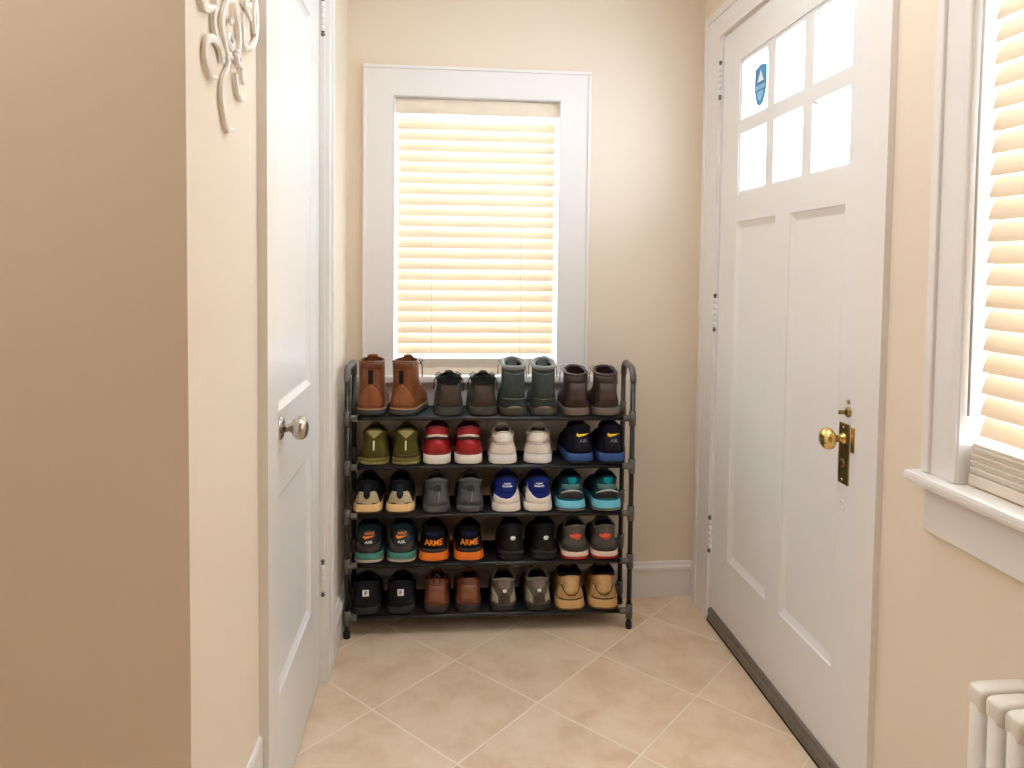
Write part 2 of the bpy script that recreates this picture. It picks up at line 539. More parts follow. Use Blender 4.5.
# brass lock set
b = MB(); b.box(fx - 0.0035, fx, 1.580, 1.622, 0.741, 0.889, 0.0012)
b.lathe([(0.011, 0), (0.011, 0.003), (0.008, 0.005)], (fx - 0.003, 1.602, 0.792), (-1, 0, 0), 16)
pl = b.build('lock_plate', OLDBRASS, door1)
b = MB()
for zz in (0.751, 0.879):
    b.lathe([(0.004, 0), (0.0035, 0.0015), (0, 0.002)], (fx - 0.0035, 1.602, zz), (-1, 0, 0), 10)
b.build('screw', BRASS, pl)
b = MB()
b.lathe([(0.014, 0.002), (0.014, 0.006), (0.009, 0.009), (0.0085, 0.024), (0.011, 0.028), (0.018, 0.031), (0.0255, 0.037), (0.027, 0.043), (0.0255, 0.05), (0.02, 0.056), (0.012, 0.059), (0, 0.0605)], (fx, 1.602, 0.852), (-1, 0, 0), 28)
kb = b.build('door_knob', BRASS, door1)
kb['label'] = 'round polished brass knob'
b = MB(); b.box(fx - 0.004, fx - 0.0005, 1.556, 1.572, 0.826, 0.886, 0.001)
b.build('latch_plate', BRASS, door1)
b = MB(); b.lathe([(0.0125, 0), (0.0125, 0.003), (0.009, 0.006), (0.006, 0.007)], (fx, 1.590, 0.918), (-1, 0, 0), 18)
b.lathe([(0.006, 0), (0.005, 0.003), (0, 0.004)], (fx, 1.590, 0.943), (-1, 0, 0), 12)
dr = b.build('deadbolt_rose', OLDBRASS, door1)
b = MB(); b.box(fx - 0.026, fx - 0.006, 1.588, 1.592, 0.913, 0.923, 0.002); b.build('thumb_turn', OLDBRASS, dr)
b = MB(); b.lathe([(0.012, 0), (0.012, 0.0015), (0.010, 0.0022), (0.009, 0.0012), (0, 0.0012)], (fx, 1.604, 0.688), (-1, 0, 0), 20)
pg = b.build('filler_plug', DOORW, door1)
pg['label'] = 'painted over round plug below the lock plate'
for z in (1.920, 1.107, 0.310):
    hinge(door1, XR - 0.012, DY1 + 0.004, z, 0.105)

# sweep along the bottom of the front door
b = MB()
b.prism([(fx, 0.006), (fx - 0.016, 0.006), (fx - 0.016, 0.014), (fx - 0.012, 0.018), (fx - 0.012, 0.027), (fx - 0.014, 0.03), (fx - 0.014, 0.036), (fx - 0.009, 0.044), (fx, 0.046)], DY0 + 0.004, DY1 - 0.006, 'y')
sw = b.build('door_sweep', ALU, door1)
sw['label'] = 'grey metal draught strip along the door bottom'
b = MB(); b.prism([(fx - 0.002, 0.0005), (fx - 0.018, 0.0005), (fx - 0.017, 0.0065), (fx - 0.002, 0.0065)], DY0 + 0.004, DY1 - 0.006, 'y')
b.build('rubber_seal', RUBBER, sw)
b = MB()
for i in range(5):
    yy = DY0 + 0.06 + i * 0.18
    b.lathe([(0.0045, 0), (0.003, 0.0015), (0, 0.002)], (fx - 0.0105, yy, 0.040), (-1, 0, 0.4), 10)
b.build('screw', STEEL, sw)

# ------------------------------------------------------------------ window_1 in the back wall
b = MB()
yf = YB - 0.020
cx0, cx1, cz1 = -0.288, 0.542, 1.980
b.box(cx0 + 0.002, WX0 - 0.002, yf, YB, 0.862, WZ1 + 0.003); b.box(WX1 + 0.002, cx1 - 0.002, yf, YB, 0.862, WZ1 + 0.003)
b.box(cx0 + 0.002, cx1 - 0.002, yf, YB, WZ1 + 0.003, cz1 - 0.002)
bb = 0.005
b.box(cx0, cx0 + 0.012, yf - bb, YB, 0.862, cz1 - 0.0123, 0.003); b.box(cx1 - 0.012, cx1, yf - bb, YB, 0.862, cz1 - 0.0123, 0.003)
b.box(cx0, cx1, yf - bb, YB, cz1 - 0.012, cz1, 0.003)
w1 = struct(b.build('window_1', TRIM))
b = MB()
b.box(WX0 - 0.0015, WX0 + 0.0005, YB - 0.0195, YB + 0.16, 0.862, WZ1); b.box(WX1 - 0.0005, WX1 + 0.0015, YB - 0.0195, YB + 0.16, 0.862, WZ1); b.box(WX0 + 0.0006, WX1 - 0.0006, YB - 0.0195, YB + 0.16, WZ1 - 0.0005, WZ1 + 0.0025)
b.build('window_jamb', TRIM, w1)
b = MB(); b.box(cx0 - 0.02, cx1 + 0.02, YB - 0.045, YB + 0.10, 0.834, 0.860, 0.006)
b.box(cx0, cx1, YB - 0.016, YB, 0.735, 0.834, 0.003)
b.build('window_sill', TRIM, w1)


def sash(b, mapf, a0, a1, z0, z1, zm, d0):
    s = 0.035
    for (za, zb, dd) in ((z0, zm + 0.018, d0), (zm - 0.018, z1, d0 + 0.03)):
        for (p, q, r, t) in ((a0, a0 + s, za, zb), (a1 - s, a1, za, zb), (a0 + s, a1 - s, za, za + 0.036), (a0 + s, a1 - s, zb - 0.036, zb)):
            vs = [mapf(a, d, z) for a in (p, q) for d in (dd, dd + 0.028) for z in (r, t)]
            b.add(vs, [(0, 1, 3, 2), (4, 6, 7, 5), (0, 4, 5, 1), (2, 3, 7, 6), (0, 2, 6, 4), (1, 5, 7, 3)])


m1 = lambda a, d, z: (a, YB + d, z)
b = MB(); sash(b, m1, WX0, WX1, 0.861, WZ1, 1.36, 0.085)
sh1 = b.build('sash', SASH, w1)
b = MB(); b.box(WX0 + 0.03, WX1 - 0.03, YB + 0.097, YB + 0.100, 0.89, 1.345); b.build('glass_pane', GLASS, sh1)
b = MB(); b.box(WX0 + 0.03, WX1 - 0.03, YB + 0.127, YB + 0.130, 1.375, 1.84); b.build('glass_pane', GLASS, sh1)

# ------------------------------------------------------------------ window_2 in the right wall
b = MB()
xf = XR - 0.017
b.box(xf, XR, SY1 + 0.002, 1.298, SZ0, SZ1)
b.box(xf - 0.007, XR, 1.282, 1.304, SZ0, 2.12, 0.004)
b.box(xf - 0.004, XR, SY1 + 0.0028, SY1 + 0.02, SZ0, SZ1 + 0.02, 0.003)
b.box(xf, XR, SY0 - 0.105, SY0 - 0.002, SZ0, SZ1)
b.box(xf - 0.007, XR, SY0 - 0.107, SY0 - 0.086, SZ0, 2.12, 0.004)
b.box(xf, XR, SY0 - 0.105, 1.298, SZ1, 2.118)
w2 = struct(b.build('window_2', TRIM))
b = MB()
b.box(XR - 0.016, XR + T, SY1 - 0.0005, SY1 + 0.0017, SZ0, SZ1); b.box(XR - 0.016, XR + T, SY0 - 0.0017, SY0 + 0.0005, SZ0, SZ1); b.box(XR - 0.016, XR + T, SY0 + 0.0006, SY1 - 0.0006, SZ1 - 0.0005, SZ1 + 0.003)
b.build('window_jamb', TRIM, w2)
b = MB(); b.box(XR - 0.046, XR + 0.12, SY0 - 0.13, 1.325, SZ0 - 0.024, SZ0 - 0.001, 0.008)
b.box(XR - 0.016, XR, SY0 - 0.105, 1.302, 0.742, SZ0 - 0.024, 0.003)
b.build('window_sill', TRIM, w2)
m2 = lambda a, d, z: (XR + d, a, z)
b = MB(); sash(b, m2, SY0, SY1, 0.861, SZ1, 1.43, 0.085)
sh2 = b.build('sash', SASH, w2)
b = MB(); b.box(XR + 0.097, XR + 0.1, SY0 + 0.03, SY1 - 0.03, 0.89, 1.42); b.build('glass_pane', GLASS, sh2)
b = MB(); b.box(XR + 0.127, XR + 0.13, SY0 + 0.03, SY1 - 0.03, 1.44, 1.95); b.build('glass_pane', GLASS, sh2)


# ------------------------------------------------------------------ blinds
def slat_into(b, mapf, a0, a1, z, tilt, wd, th=0.0026, crown=0.003):
    """mapf(a, d, z): d grows away from the room. A crowned slat, room-side edge low."""
    n = 6; top = []; bot = []
    for i in range(n + 1):
        t = (i / n - 0.5) * wd
        c = crown * (1 - (2 * i / n - 1) ** 2)
        top.append((t * math.cos(tilt) - (c + th / 2) * math.sin(tilt), t * math.sin(tilt) + (c + th / 2) * math.cos(tilt)))
        bot.append((t * math.cos(tilt) - (c - th / 2) * math.sin(tilt), t * math.sin(tilt) + (c - th / 2) * math.cos(tilt)))
    ring = top + bot[::-1]
    b.rings([[mapf(a0, d, z + h) for d, h in ring], [mapf(a1, d, z + h) for d, h in ring]], True, True, True, False)


bl1 = thing('window_blind', 'cream slatted blind, closed, covering the window behind the shoe rack', 'blind', (0.126, YB + 0.028, 0.862), 0, 'window blinds')
L1 = lambda a, d, z: (a, d, z)
HW = 0.2925
b = MB(); b.box(-HW - 0.0062, HW + 0.0062, -0.026, -0.018, 0.953, 1.006, 0.003); b.box(-HW - 0.003, HW + 0.003, -0.018, 0.02, 0.966, 1.004, 0.002)
b.box(-HW - 0.003, -HW + 0.001, -0.018, 0.0, 0.953, 1.0); b.box(HW - 0.001, HW + 0.003, -0.018, 0.0, 0.953, 1.0)
b.build('valance', RAILM, bl1)
b = MB()
pitch1 = 0.0394; ztop = 0.921
ns = 22
for i in range(ns):
    slat_into(b, L1, -HW + 0.001, HW - 0.003, ztop - i * pitch1, math.radians(65), 0.0485)
b.build('slats', SLAT, bl1)
b = MB()
b.box(-HW + 0.002, HW - 0.004, -0.025, 0.025, -0.0012, 0.024, 0.004)
b.build('bottom_rail', RAILM, bl1)
b = MB()
for k in range(8):
    b.box(-HW + 0.004, HW - 0.006, -0.024, 0.024, 0.0252 + k * 0.0042, 0.0282 + k * 0.0042, 0.001)
sk = b.build('stacked_slats', RAILM, bl1)
b = MB()
for xx in (-0.165, 0.165):
    for dd in (-0.0235, 0.0235):
        b.tube([(xx, dd, 0.02), (xx, dd, 0.966)], 0.0009, 6)
b.build('ladder_cord', CORD, bl1)

bl2 = thing('window_blind', 'cream slatted blind in the side window above the radiator', 'blind', (XR + 0.026, 0.791, SZ0 + 0.001), 0, 'window blinds')
L2 = lambda a, d, z: (d, a, z)
HW2 = 0.414
b = MB(); b.box(-0.026, -0.018, -HW2, HW2, 1.058, 1.115, 0.003); b.box(-0.018, 0.02, -HW2, HW2, 1.07, 1.112, 0.002)
b.build('valance', RAILM, bl2)
b = MB()
ns2 = 24
for i in range(ns2):
    slat_into(b, L2, -HW2 + 0.004, HW2 - 0.004, 1.03 - i * 0.0398, math.radians(66), 0.05)
b.build('slats', SLAT, bl2)
b = MB()
for k in range(9):
    j = (-1) ** k * 0.0012
    b.box(-0.025 + j, 0.025 + j, -HW2 + 0.002 + abs(j), HW2 - 0.002 - (k % 3) * 0.0012, 0.0245 + k * 0.0062, 0.0302 + k * 0.0062, 0.0012)
b.build('stacked_slats', STACKM, bl2)
b = MB(); b.box(-0.027, 0.027, -HW2, HW2, 0.001, 0.023, 0.004)
b.build('bottom_rail', STACKM, bl2)
b = MB()
for yy in (-0.25, 0.25):
    for dd in (-0.0262, 0.0262):
        b.tube([(dd, yy, 0.02), (dd, yy, 1.07)], 0.0009, 6)
b.build('ladder_cord', CORD, bl2)
b = MB(); b.tube([(-0.034, HW2 - 0.004, 1.06), (-0.036, HW2 - 0.004, 0.6), (-0.034, HW2 - 0.004, 0.13)], 0.0022, 8)
b.build('tilt_wand', mat('grey_plastic_wand', (176, 176, 176), 0.4), bl2)

# ------------------------------------------------------------------ radiator
rad = thing('radiator', 'white painted cast iron column radiator under the side window', 'radiator', (0.83, 0.72, 0.0))
RZ = 0.612
RD = 0.10


def squarish(cx, y, hx, hz, cz, e, n=28):
    out = []
    for i in range(n):
        a = 2 * PI * i / n
        out.append((cx + hx * math.copysign(abs(math.cos(a)) ** e, math.cos(a)), y, cz + hz * math.copysign(abs(math.sin(a)) ** e, math.sin(a))))
    return out


def rad_section(b, y, foot):
    # two flat oval columns joined by rounded heads
    cw = 0.0215
    for x in (cw, RD - cw):
        rings = []
        for z in (0.09, RZ - 0.03):
            rings.append([(x + cw * math.copysign(abs(math.cos(2 * PI * k / 16)) ** 0.6, math.cos(2 * PI * k / 16)), y + 0.0135 * math.copysign(abs(math.sin(2 * PI * k / 16)) ** 0.6, math.sin(2 * PI * k / 16)), z) for k in range(16)])
        b.rings(rings)
    for (z0, z1) in ((RZ - 0.042, RZ), (0.06, 0.105)):
        rings = []
        for dy, ins in ((-0.0150, 0.006), (-0.0138, 0.0025), (-0.010, 0.0004), (0.010, 0.0004), (0.0138, 0.0025), (0.0150, 0.006)):
            rings.append(squarish(RD / 2, y + dy, RD / 2 - ins, (z1 - z0) / 2 - ins, (z0 + z1) / 2, 0.36))
        b.rings(rings)
    if foot:
        for x in (0.02, RD - 0.02):
            b.tube([(x, y, 0.065), (x, y, 0.02), (x, y, 0.0)], [0.012, 0.01, 0.014], 10)


NS = 16
for k in range(NS):
    b = MB()
    rad_section(b, 0.277 - k * 0.0365, k in (0, NS - 1))
    b.build('radiator_section', RADW, rad)
for z in (RZ - 0.03, 0.088):
    b = MB()
    b.tube([(RD / 2, 0.285, z), (RD / 2, 0.277 - (NS - 1) * 0.0365, z)], 0.011, 12)
    b.lathe([(0.015, 0), (0.015, 0.006), (0.009, 0.008), (0, 0.008)], (RD / 2, 0.288, z), (0, 1, 0), 6)
    b.build('connecting_pipe', RADW, rad)

# ------------------------------------------------------------------ scroll ornament on the left wall
orn = thing('wall_ornament', 'cream scrollwork metal ornament hanging on the wall left of the white door', 'wall ornament', (XL, 1.215, 1.475))


def strip(b, pts, wd=0.007, x0=0.003, x1=0.010, taper=True):
    """flat iron ribbon following a smooth curve in the wall plane (y, z)"""
    P = [Vector((p[0], p[1])) for p in pts]
    out = []
    ext = [P[0] * 2 - P[1]] + P + [P[-1] * 2 - P[-2]]
    for i in range(1, len(ext) - 2):
        for k in range(6):
            t = k / 6.0
            a, bb, c, d = ext[i - 1], ext[i], ext[i + 1], ext[i + 2]
            out.append(0.5 * ((2 * bb) + (c - a) * t + (2 * a - 5 * bb + 4 * c - d) * t * t + (3 * bb - a - 3 * c + d) * t ** 3))
    out.append(P[-1])
    rings = []
    N = len(out)
    for i, p in enumerate(out):
        d = (out[min(i + 1, N - 1)] - out[max(i - 1, 0)]).normalized()
        nn = Vector((-d.y, d.x))
        hw = wd * (0.55 + 0.45 * math.sin(PI * min(1, max(0, i / (N - 1)))) if taper else 1.0)
        l, r = p + nn * hw, p - nn * hw
        rings.append([(x0, l.x, l.y), (x1 - 0.002, l.x, l.y), (x1, p.x, p.y), (x1 - 0.002, r.x, r.y), (x0, r.x, r.y)])
    b.rings(rings, True, True, True, False)


curves = [    # (y, z) in metres from the foot point
    [(-0.1793, 0.1476), (-0.1680, 0.1437), (-0.1467, 0.1473), (-0.1218, 0.1590)],
    [(-0.1150, 0.1604), (-0.1238, 0.1432), (-0.1182, 0.1264), (-0.1047, 0.1155), (-0.0898, 0.1065), (-0.0848, 0.0907)],
    [(-0.1154, 0.0567), (-0.1373, 0.0525), (-0.1563, 0.0660), (-0.1630, 0.0833), (-0.1524, 0.1021), (-0.1244, 0.1116), (-0.1022, 0.1087), (-0.0900, 0.0988), (-0.0830, 0.0876)],
    [(-0.0588, 0.1927), (-0.0815, 0.1621), (-0.0838, 0.1421), (-0.0712, 0.1262), (-0.0603, 0.1105), (-0.0332, 0.1094)],
    [(-0.0316, 0.1977), (-0.0065, 0.1828), (0.0046, 0.1629), (0.0075, 0.1444), (-0.0024, 0.1250)],
    [(0.0316, 0.2235), (0.0517, 0.2202), (0.0678, 0.2151), (0.0735, 0.2070)],
    [(0.0268, 0.2030), (0.0308, 0.1776), (0.0370, 0.1521), (0.0668, 0.1558)],
    [(0.0995, 0.2520), (0.1192, 0.2268), (0.1123, 0.1903), (0.0823, 0.1625), (0.0645, 0.1551)],
    [(-0.0468, 0.1710), (-0.0390, 0.1680), (-0.0421, 0.1604)],
    [(-0.0501, 0.1443), (-0.0580, 0.1304), (-0.0369, 0.1256), (-0.0287, 0.1380), (-0.0463, 0.1456)],
    [(-0.0608, 0.0855), (-0.0817, 0.0624), (-0.0876, 0.0382), (-0.0771, 0.0133), (-0.0606, -0.0073), (-0.0333, -0.0040)],
    [(-0.0174, 0.0911), (-0.0055, 0.0683), (0.0092, 0.0587), (0.0332, 0.0590)],
    [(0.0165, 0.1071), (0.0228, 0.0946), (0.0314, 0.0856)],
    [(-0.0670, 0.1057), (-0.0529, 0.1014), (-0.0608, 0.0855)],
    [(-0.0046, 0.1169), (0.0188, 0.1162), (0.0165, 0.1065)],
]
b = MB()
for c in curves:
    strip(b, c, 0.0058)
# the upper half repeats the scrolls above the picture's edge
zt = 0.2067
for c in curves[1:8]:
    strip(b, [(p[0], 2 * zt + 0.03 - p[1]) for p in c], 0.0058)
for c in (0, 1, 3, 7):
    y, z = curves[c][0]
    strip(b, [(y, z - 0.004), (y, zt + 0.015), (y, 2 * zt + 0.034 - z)], 0.0056)
b.build('scrollwork', ORN, orn)
b = MB()
fy, fz = -0.0231, 0.1124
for k in range(6):
    a = k * PI / 3
    b.ball((0.011, fy + 0.009 * math.cos(a), fz + 0.009 * math.sin(a)), 0.0065, 10)
b.ball((0.013, fy, fz), 0.006, 10)
b.tube([(0.001, fy, fz), (0.011, fy, fz)], 0.005, 8)
b.build('flower_boss', ORN, orn)

# ------------------------------------------------------------------ shoe rack
RX0, RX1, RF, RB = -0.3125, 0.6595, 2.362, 2.545
SHZ = [0.0745, 0.2525, 0.4215, 0.587, 0.7535]      # shelf tops; each shelf sits a few millimetres higher at its left end
def tilt_z(x): return -0.0038 * (x - 0.1735) / 0.486
rack = thing('shoe_rack', 'black five tier tube shoe rack with grey joints under the window', 'shoe rack', (0.1735, 2.4535, 0.0))
ox, oy = 0.1735, 2.4535
TR = 0.0088
BX = 0.014      # the right end frame stands slightly askew
for s in (-1, 1):
    x = (RX0 if s < 0 else RX1) - ox
    xk = x + (BX if s > 0 else 0)
    yf_, yb_ = RF - oy, RB - oy
    for yy in (yf_, yb_):
        xp = x if yy == yf_ else xk
        b = MB(); b.tube([(xp, yy, 0.012), (xp, yy, 0.872)], TR, 14)
        po = b.build('post', BLACKM, rack)
        b = MB(); b.lathe([(0.0115, 0), (0.0115, 0.02), (0.0095, 0.024)], (xp, yy, 0.0), (0, 0, 1), 14)
        b.build('foot_cap', RUBBER, po)
    b = MB()
    pts = [(x, yf_, 0.868)]
    rr = 0.04
    for i in range(9):
        a = PI - i * PI / 16
        pts.append((x, yf_ + rr + rr * math.cos(a), 0.876 + rr * math.sin(a)))
    for i in range(9):
        a = PI / 2 - i * PI / 16
        pts.append((xk, yb_ - rr + rr * math.cos(a), 0.876 + rr * math.sin(a)))
    pts.append((xk, yb_, 0.868))
    b.tube(pts, TR + 0.0022, 14)
    e = b.build('top_bow', GREYP, rack)
    e['label'] = 'grey plastic bow joining the posts'
for z in SHZ:
    for yy in (RF - oy, RB - oy):
        bk = BX if yy > 0 else 0.0
        b = MB()
        xl, xr = RX0 - ox + 0.01, RX1 - ox - 0.01 + bk
        b.tube([(xl, yy, z - 0.0085 + tilt_z(xl + ox)), (xr, yy, z - 0.0085 + tilt_z(xr + ox))], 0.0078, 12)
        b.build('shelf_rail', BLACKM, rack)
        for s in (-1, 1):
            x = (RX0 if s < 0 else RX1 + bk) - ox
            zj = z + tilt_z(x + ox)
            b = MB()
            b.tube([(x, yy, zj - 0.034), (x, yy, zj + 0.016)], 0.0122, 14)
            b.tube([(x, yy, zj - 0.0085), (x - s * 0.034, yy, zj - 0.0085)], 0.0112, 14)
            b.build('joint', GREYP, rack)
    b = MB()
    # fabric laid between the rails, hemmed round each rail
    n = 14
    rings = []
    for i in range(n + 1):
        x = RX0 - ox + 0.036 + (RX1 - RX0 - 0.072) * i / n
        zz = z + tilt_z(x + ox)
        rings.append([(x, RF - oy, zz - 0.0005), (x, RF - oy + 0.02, zz - 0.0015), (x, RB - oy - 0.02, zz - 0.0015), (x, RB - oy, zz - 0.0005), (x, RB - oy, zz - 0.0025), (x, RF - oy, zz - 0.0025)])
    b.rings(rings, True, True, True, False)
    b.build('shelf', SHELF, rack)


# ------------------------------------------------------------------ shoes
def smooth(t):
    t = max(0.0, min(1.0, t)); return t * t * (3 - 2 * t)


def interp(tab, s):
    for i in range(len(tab) - 1):
        a, c = tab[i], tab[i + 1]
        if s <= c[0]:
            t = (s - a[0]) / (c[0] - a[0]) if c[0] > a[0] else 0
            return tuple(a[k] + (c[k] - a[k]) * t for k in range(1, len(a)))
    return tab[-1][1:]


SOLE_W = [(0, 0.0), (0.02, 0.47), (0.06, 0.72), (0.12, 0.87), (0.2, 0.92), (0.35, 0.88), (0.5, 0.90), (0.68, 0.95), (0.8, 0.92), (0.9, 0.75), (0.96, 0.52), (0.99, 0.26), (1.0, 0.0)]


def sole_w(t):
    return interp(SOLE_W, max(0, min(1, t)))[0]


LOWP = [(0, 1.0, 0.0), (0.12, 0.985, 0.20), (0.25, 0.93, 0.34), (0.42, 0.80, 0.46), (0.6, 0.66, 0.60), (0.8, 0.52, 0.78), (1, 0.42, 1.0)]
BOOTP = [(0, 1.0, 0.0), (0.1, 0.985, 0.11), (0.2, 0.92, 0.20), (0.35, 0.74, 0.30), (0.5, 0.58, 0.42), (0.65, 0.50, 0.58), (0.82, 0.47, 0.79), (1, 0.46, 1.0)]


class Shoe:
    """one shoe: heel at y=0 facing -y, toe at +y, bottom on z=0"""

    def __init__(s, name, label, loc, rz, sp, side, group):
        s.sp = sp; s.side = side
        s.L = sp.get('L', 0.219); s.W = sp.get('W', 0.049) * 1.035; s.sh = sp.get('sh', 0.026); s.hb = sp.get('hb', 0.10); s.hf = sp.get('hf', s.hb + 0.004)
        s.dip = sp.get('dip', 0.018); s.wc = sp.get('wc', 0.036) * 1.08; s.P = sp.get('prof', LOWP); s.bulge = sp.get('bulge', 0.004)
        s.lean = sp.get('lean', 0.012); s.waist = sp.get('waist', 0.0)
        s.root = thing(name, label, sp['cat'], loc, rz, group)
        s.make()

    def surf(s, t, a, inset=0.0):
        yf, zf = interp(s.P, t)
        yf = yf * s.L; zf = s.sh + zf * (s.hf - s.sh)
        yb = s.lean * t ** 1.6 - s.bulge * math.sin(PI * min(1, t * 1.1)) ** 1 + s.waist * math.sin(PI * t)
        zb = s.sh + (s.hb - s.sh) * t
        u = 0.5 + 0.5 * math.cos(a)
        e = smooth((t - 0.05) / 0.6)
        el = math.sqrt(max(0, 1 - (2 * u - 1) ** 2)) ** 0.82
        hw0 = sole_w(u) * s.W * (1.0 - 0.06 * t)
        hw = hw0 * (1 - e) + s.wc * el * e
        hw = max(hw - inset, 0.0006 if el > 0 else 0)
        y = yb + (yf - yb) * u
        if inset: y = y + inset * (1 - 2 * u)
        z = zb + (zf - zb) * u - s.dip * smooth((t - 0.3) / 0.7) * math.sin(a) ** 2
        x = hw * (1 if math.sin(a) >= 0 else -1) if abs(math.sin(a)) > 1e-9 else 0.0
        # toes bend a little to the inner side
        x += -s.side * 0.006 * smooth((y / s.L - 0.45) / 0.55)
        return Vector((x, y, z))

    def ring(s, t, n=44, inset=0.0, dz=0.0):
        return [s.surf(t, 2 * PI * k / n, inset) + Vector((0, 0, dz)) for k in range(n)]

    def sole_ring(s, z, k=1.0, grow=0.0, n=44, spring=True):
        out = []
        for i in range(n):
            a = 2 * PI * i / n
            u = 0.5 + 0.5 * math.cos(a)
            hw = sole_w(u) * s.W * k + (grow if 0.0 < u < 1 else 0)
            y = u * s.L + (grow * (2 * u - 1))
            x = hw * (1 if math.sin(a) >= 0 else -1) if abs(math.sin(a)) > 1e-9 else 0.0
            x += -s.side * 0.006 * smooth((y / s.L - 0.45) / 0.55)
            zz = z
            if spring: zz += 0.012 * smooth((u - 0.78) / 0.22) + 0.0015 * (1 - z / max(s.sh, .001)) * smooth((0.06 - u) / 0.06)
            out.append(Vector((x, y, zz)))
        return out

    def make(s):
        sp = s.sp; root = s.root
        # sole, in up to three stacked layers
        fl = sp.get('flare', 0.0015)
        layers = sp.get('layers') or [(0.0, 1.0, sp['sole'])]
        for (t0, t1, m) in layers:
            b = MB()
            z0, z1 = t0 * s.sh, t1 * s.sh
            g0, g1 = fl * (1 - t0) + 0.0015, fl * (1 - t1) + 0.0015
            bv = min(0.004, (z1 - z0) * 0.3)
            rg = [s.sole_ring(z0, 1, g0 - bv), s.sole_ring(z0 + bv * 0.4, 1, g0 - bv * 0.25), s.sole_ring(z0 + bv, 1, g0), s.sole_ring((z0 + z1) / 2, 1, (g0 + g1) / 2 + sp.get('belly', 0.0)), s.sole_ring(z1 - bv * 0.6, 1, g1), s.sole_ring(z1, 1, g1 - bv * 0.5)]
            b.rings(rg)
            nm = 'sole' if t1 == 1.0 else ('outsole' if t0 == 0.0 else 'midsole')
            b.build(nm, m, root)
        if sp.get('notch'):
            pass
        # upper
        b = MB()
        NR = 15
        rg = [s.ring(0.0, inset=0.0015, dz=-0.003)] + [s.ring(i / NR) for i in range(NR + 1)]
        b.rings(rg, True, False, False)
        up = b.build('upper', sp['upper'], root, fix=True)
        s.up = up
        bm = bmesh.new(); bm.from_mesh(up.data)
        s.bvh = BVHTree.FromBMesh(bm); bm.free()
        # padded collar rim
        cr = sp.get('collar_r', 0.0045)
        b = MB(); b.tube(s.ring(1.0, 40, cr * 0.5), cr, 8, closed=True)
        b.build('collar', sp.get('collar', sp['upper']), root)
        # lining
        b = MB()
        rg = [s.ring(1.0, 32, 0.004), s.ring(0.9, 32, 0.006), s.ring(0.7, 32, 0.007), s.ring(0.45, 32, 0.008), s.ring(0.2, 32, 0.008), s.ring(0.05, 32, 0.006)]
        b.rings(rg, True, False, True)
        b.build('lining', sp.get('lining', M_LINING), root)
        # tongue
        if sp.get('tongue', True):
            th = sp.get('tongue_h', 0.018); tw = sp.get('tongue_w', 0.021)
            f0 = s.surf(0.75, 0.0); f1 = s.surf(1.0, 0.0)
            d = (f1 - f0).normalized()
            if d.z < 0.5: d = Vector((0, -0.35, 0.9)).normalized()
            base = f1 - d * 0.03 + Vector((0, -0.006, 0.0)); rg = []
            nrm = Vector((0, d.z, -d.y))
            for i in range(7):
                t = i / 6
                c = base + d * (0.03 + th) * t + Vector((0, -0.004 * t * t, 0))
                hw = tw * (0.85 + 0.15 * t) * (1.0 if i < 5 else (0.93 if i == 5 else 0.7))
                ring = []
                for k in range(14):
                    a = 2 * PI * k / 14
                    cx = hw * math.copysign(abs(math.cos(a)) ** 0.6, math.cos(a))
                    ring.append(c + Vector((cx + f1.x, 0, 0)) + nrm * (0.0042 * math.sin(a) - 0.35 * cx * cx / max(tw, .01)))
                rg.append(ring)
            b = MB(); b.rings(rg); b.build('tongue', sp.get('tongue_m', sp['upper']), root)
        # laces
        if sp.get('laces'):
            b = MB()
            nl = 5
            for i in range(nl):
                t = 0.40 + 0.55 * i / (nl - 1)
                hw = sp.get('lace_w', 0.020)
                for sgn in (1,):
                    pts = []
                    for k in range(9):
                        a = (k / 8 - 0.5) * 2
                        ang = a * 0.62
                        p = s.surf(t + 0.02 * a * (1 if i % 2 else -1), ang)
                        q = s.surf(max(0, t - 0.05), ang * 0.5)
                        nr = Vector((0, 0.45, 0.9)) if s.P is LOWP else Vector((p.x * 6, 0.85, 0.4)).normalized()
                        pts.append(p + nr * 0.0022)
                    b.tube(pts, 0.0021, 6)
            if sp.get('loose'):
                # lace ends and a bow hanging out beside the ankle
                p = s.surf(0.93, 0.35)
                for sg, ln in ((1, 0.05), (-1, 0.042)):
                    q = s.surf(0.93, 0.3 * sg)
                    b.tube([q, q + Vector((sg * 0.022, -0.004, 0.006)), q + Vector((sg * 0.034, -0.016, -0.012)), q + Vector((sg * 0.036, -0.022, -ln))], 0.0019, 6)
                    b.tube([q, q + Vector((sg * 0.018, 0.01, 0.012)), q + Vector((sg * 0.03, 0.004, 0.004)), q + Vector((sg * 0.02, -0.002, -0.008)), q], 0.0018, 6)
            b.build('laces', sp['laces'], root)
        for d in sp.get('deco', []):
            d(s)

    # --- things projected on to the heel
    def hit(s, x, z, off=0.0008):
        r = s.bvh.ray_cast(Vector((x, -0.3, z)), Vector((0, 1, 0)))
        if r[0] is None:
            r2 = s.bvh.find_nearest(Vector((x, 0.03, z)))
            return r2[0] + Vector((math.copysign(off, x), -off, 0))
        n = r[1]
        if n.y > 0: n = -n
        return r[0] + n * off

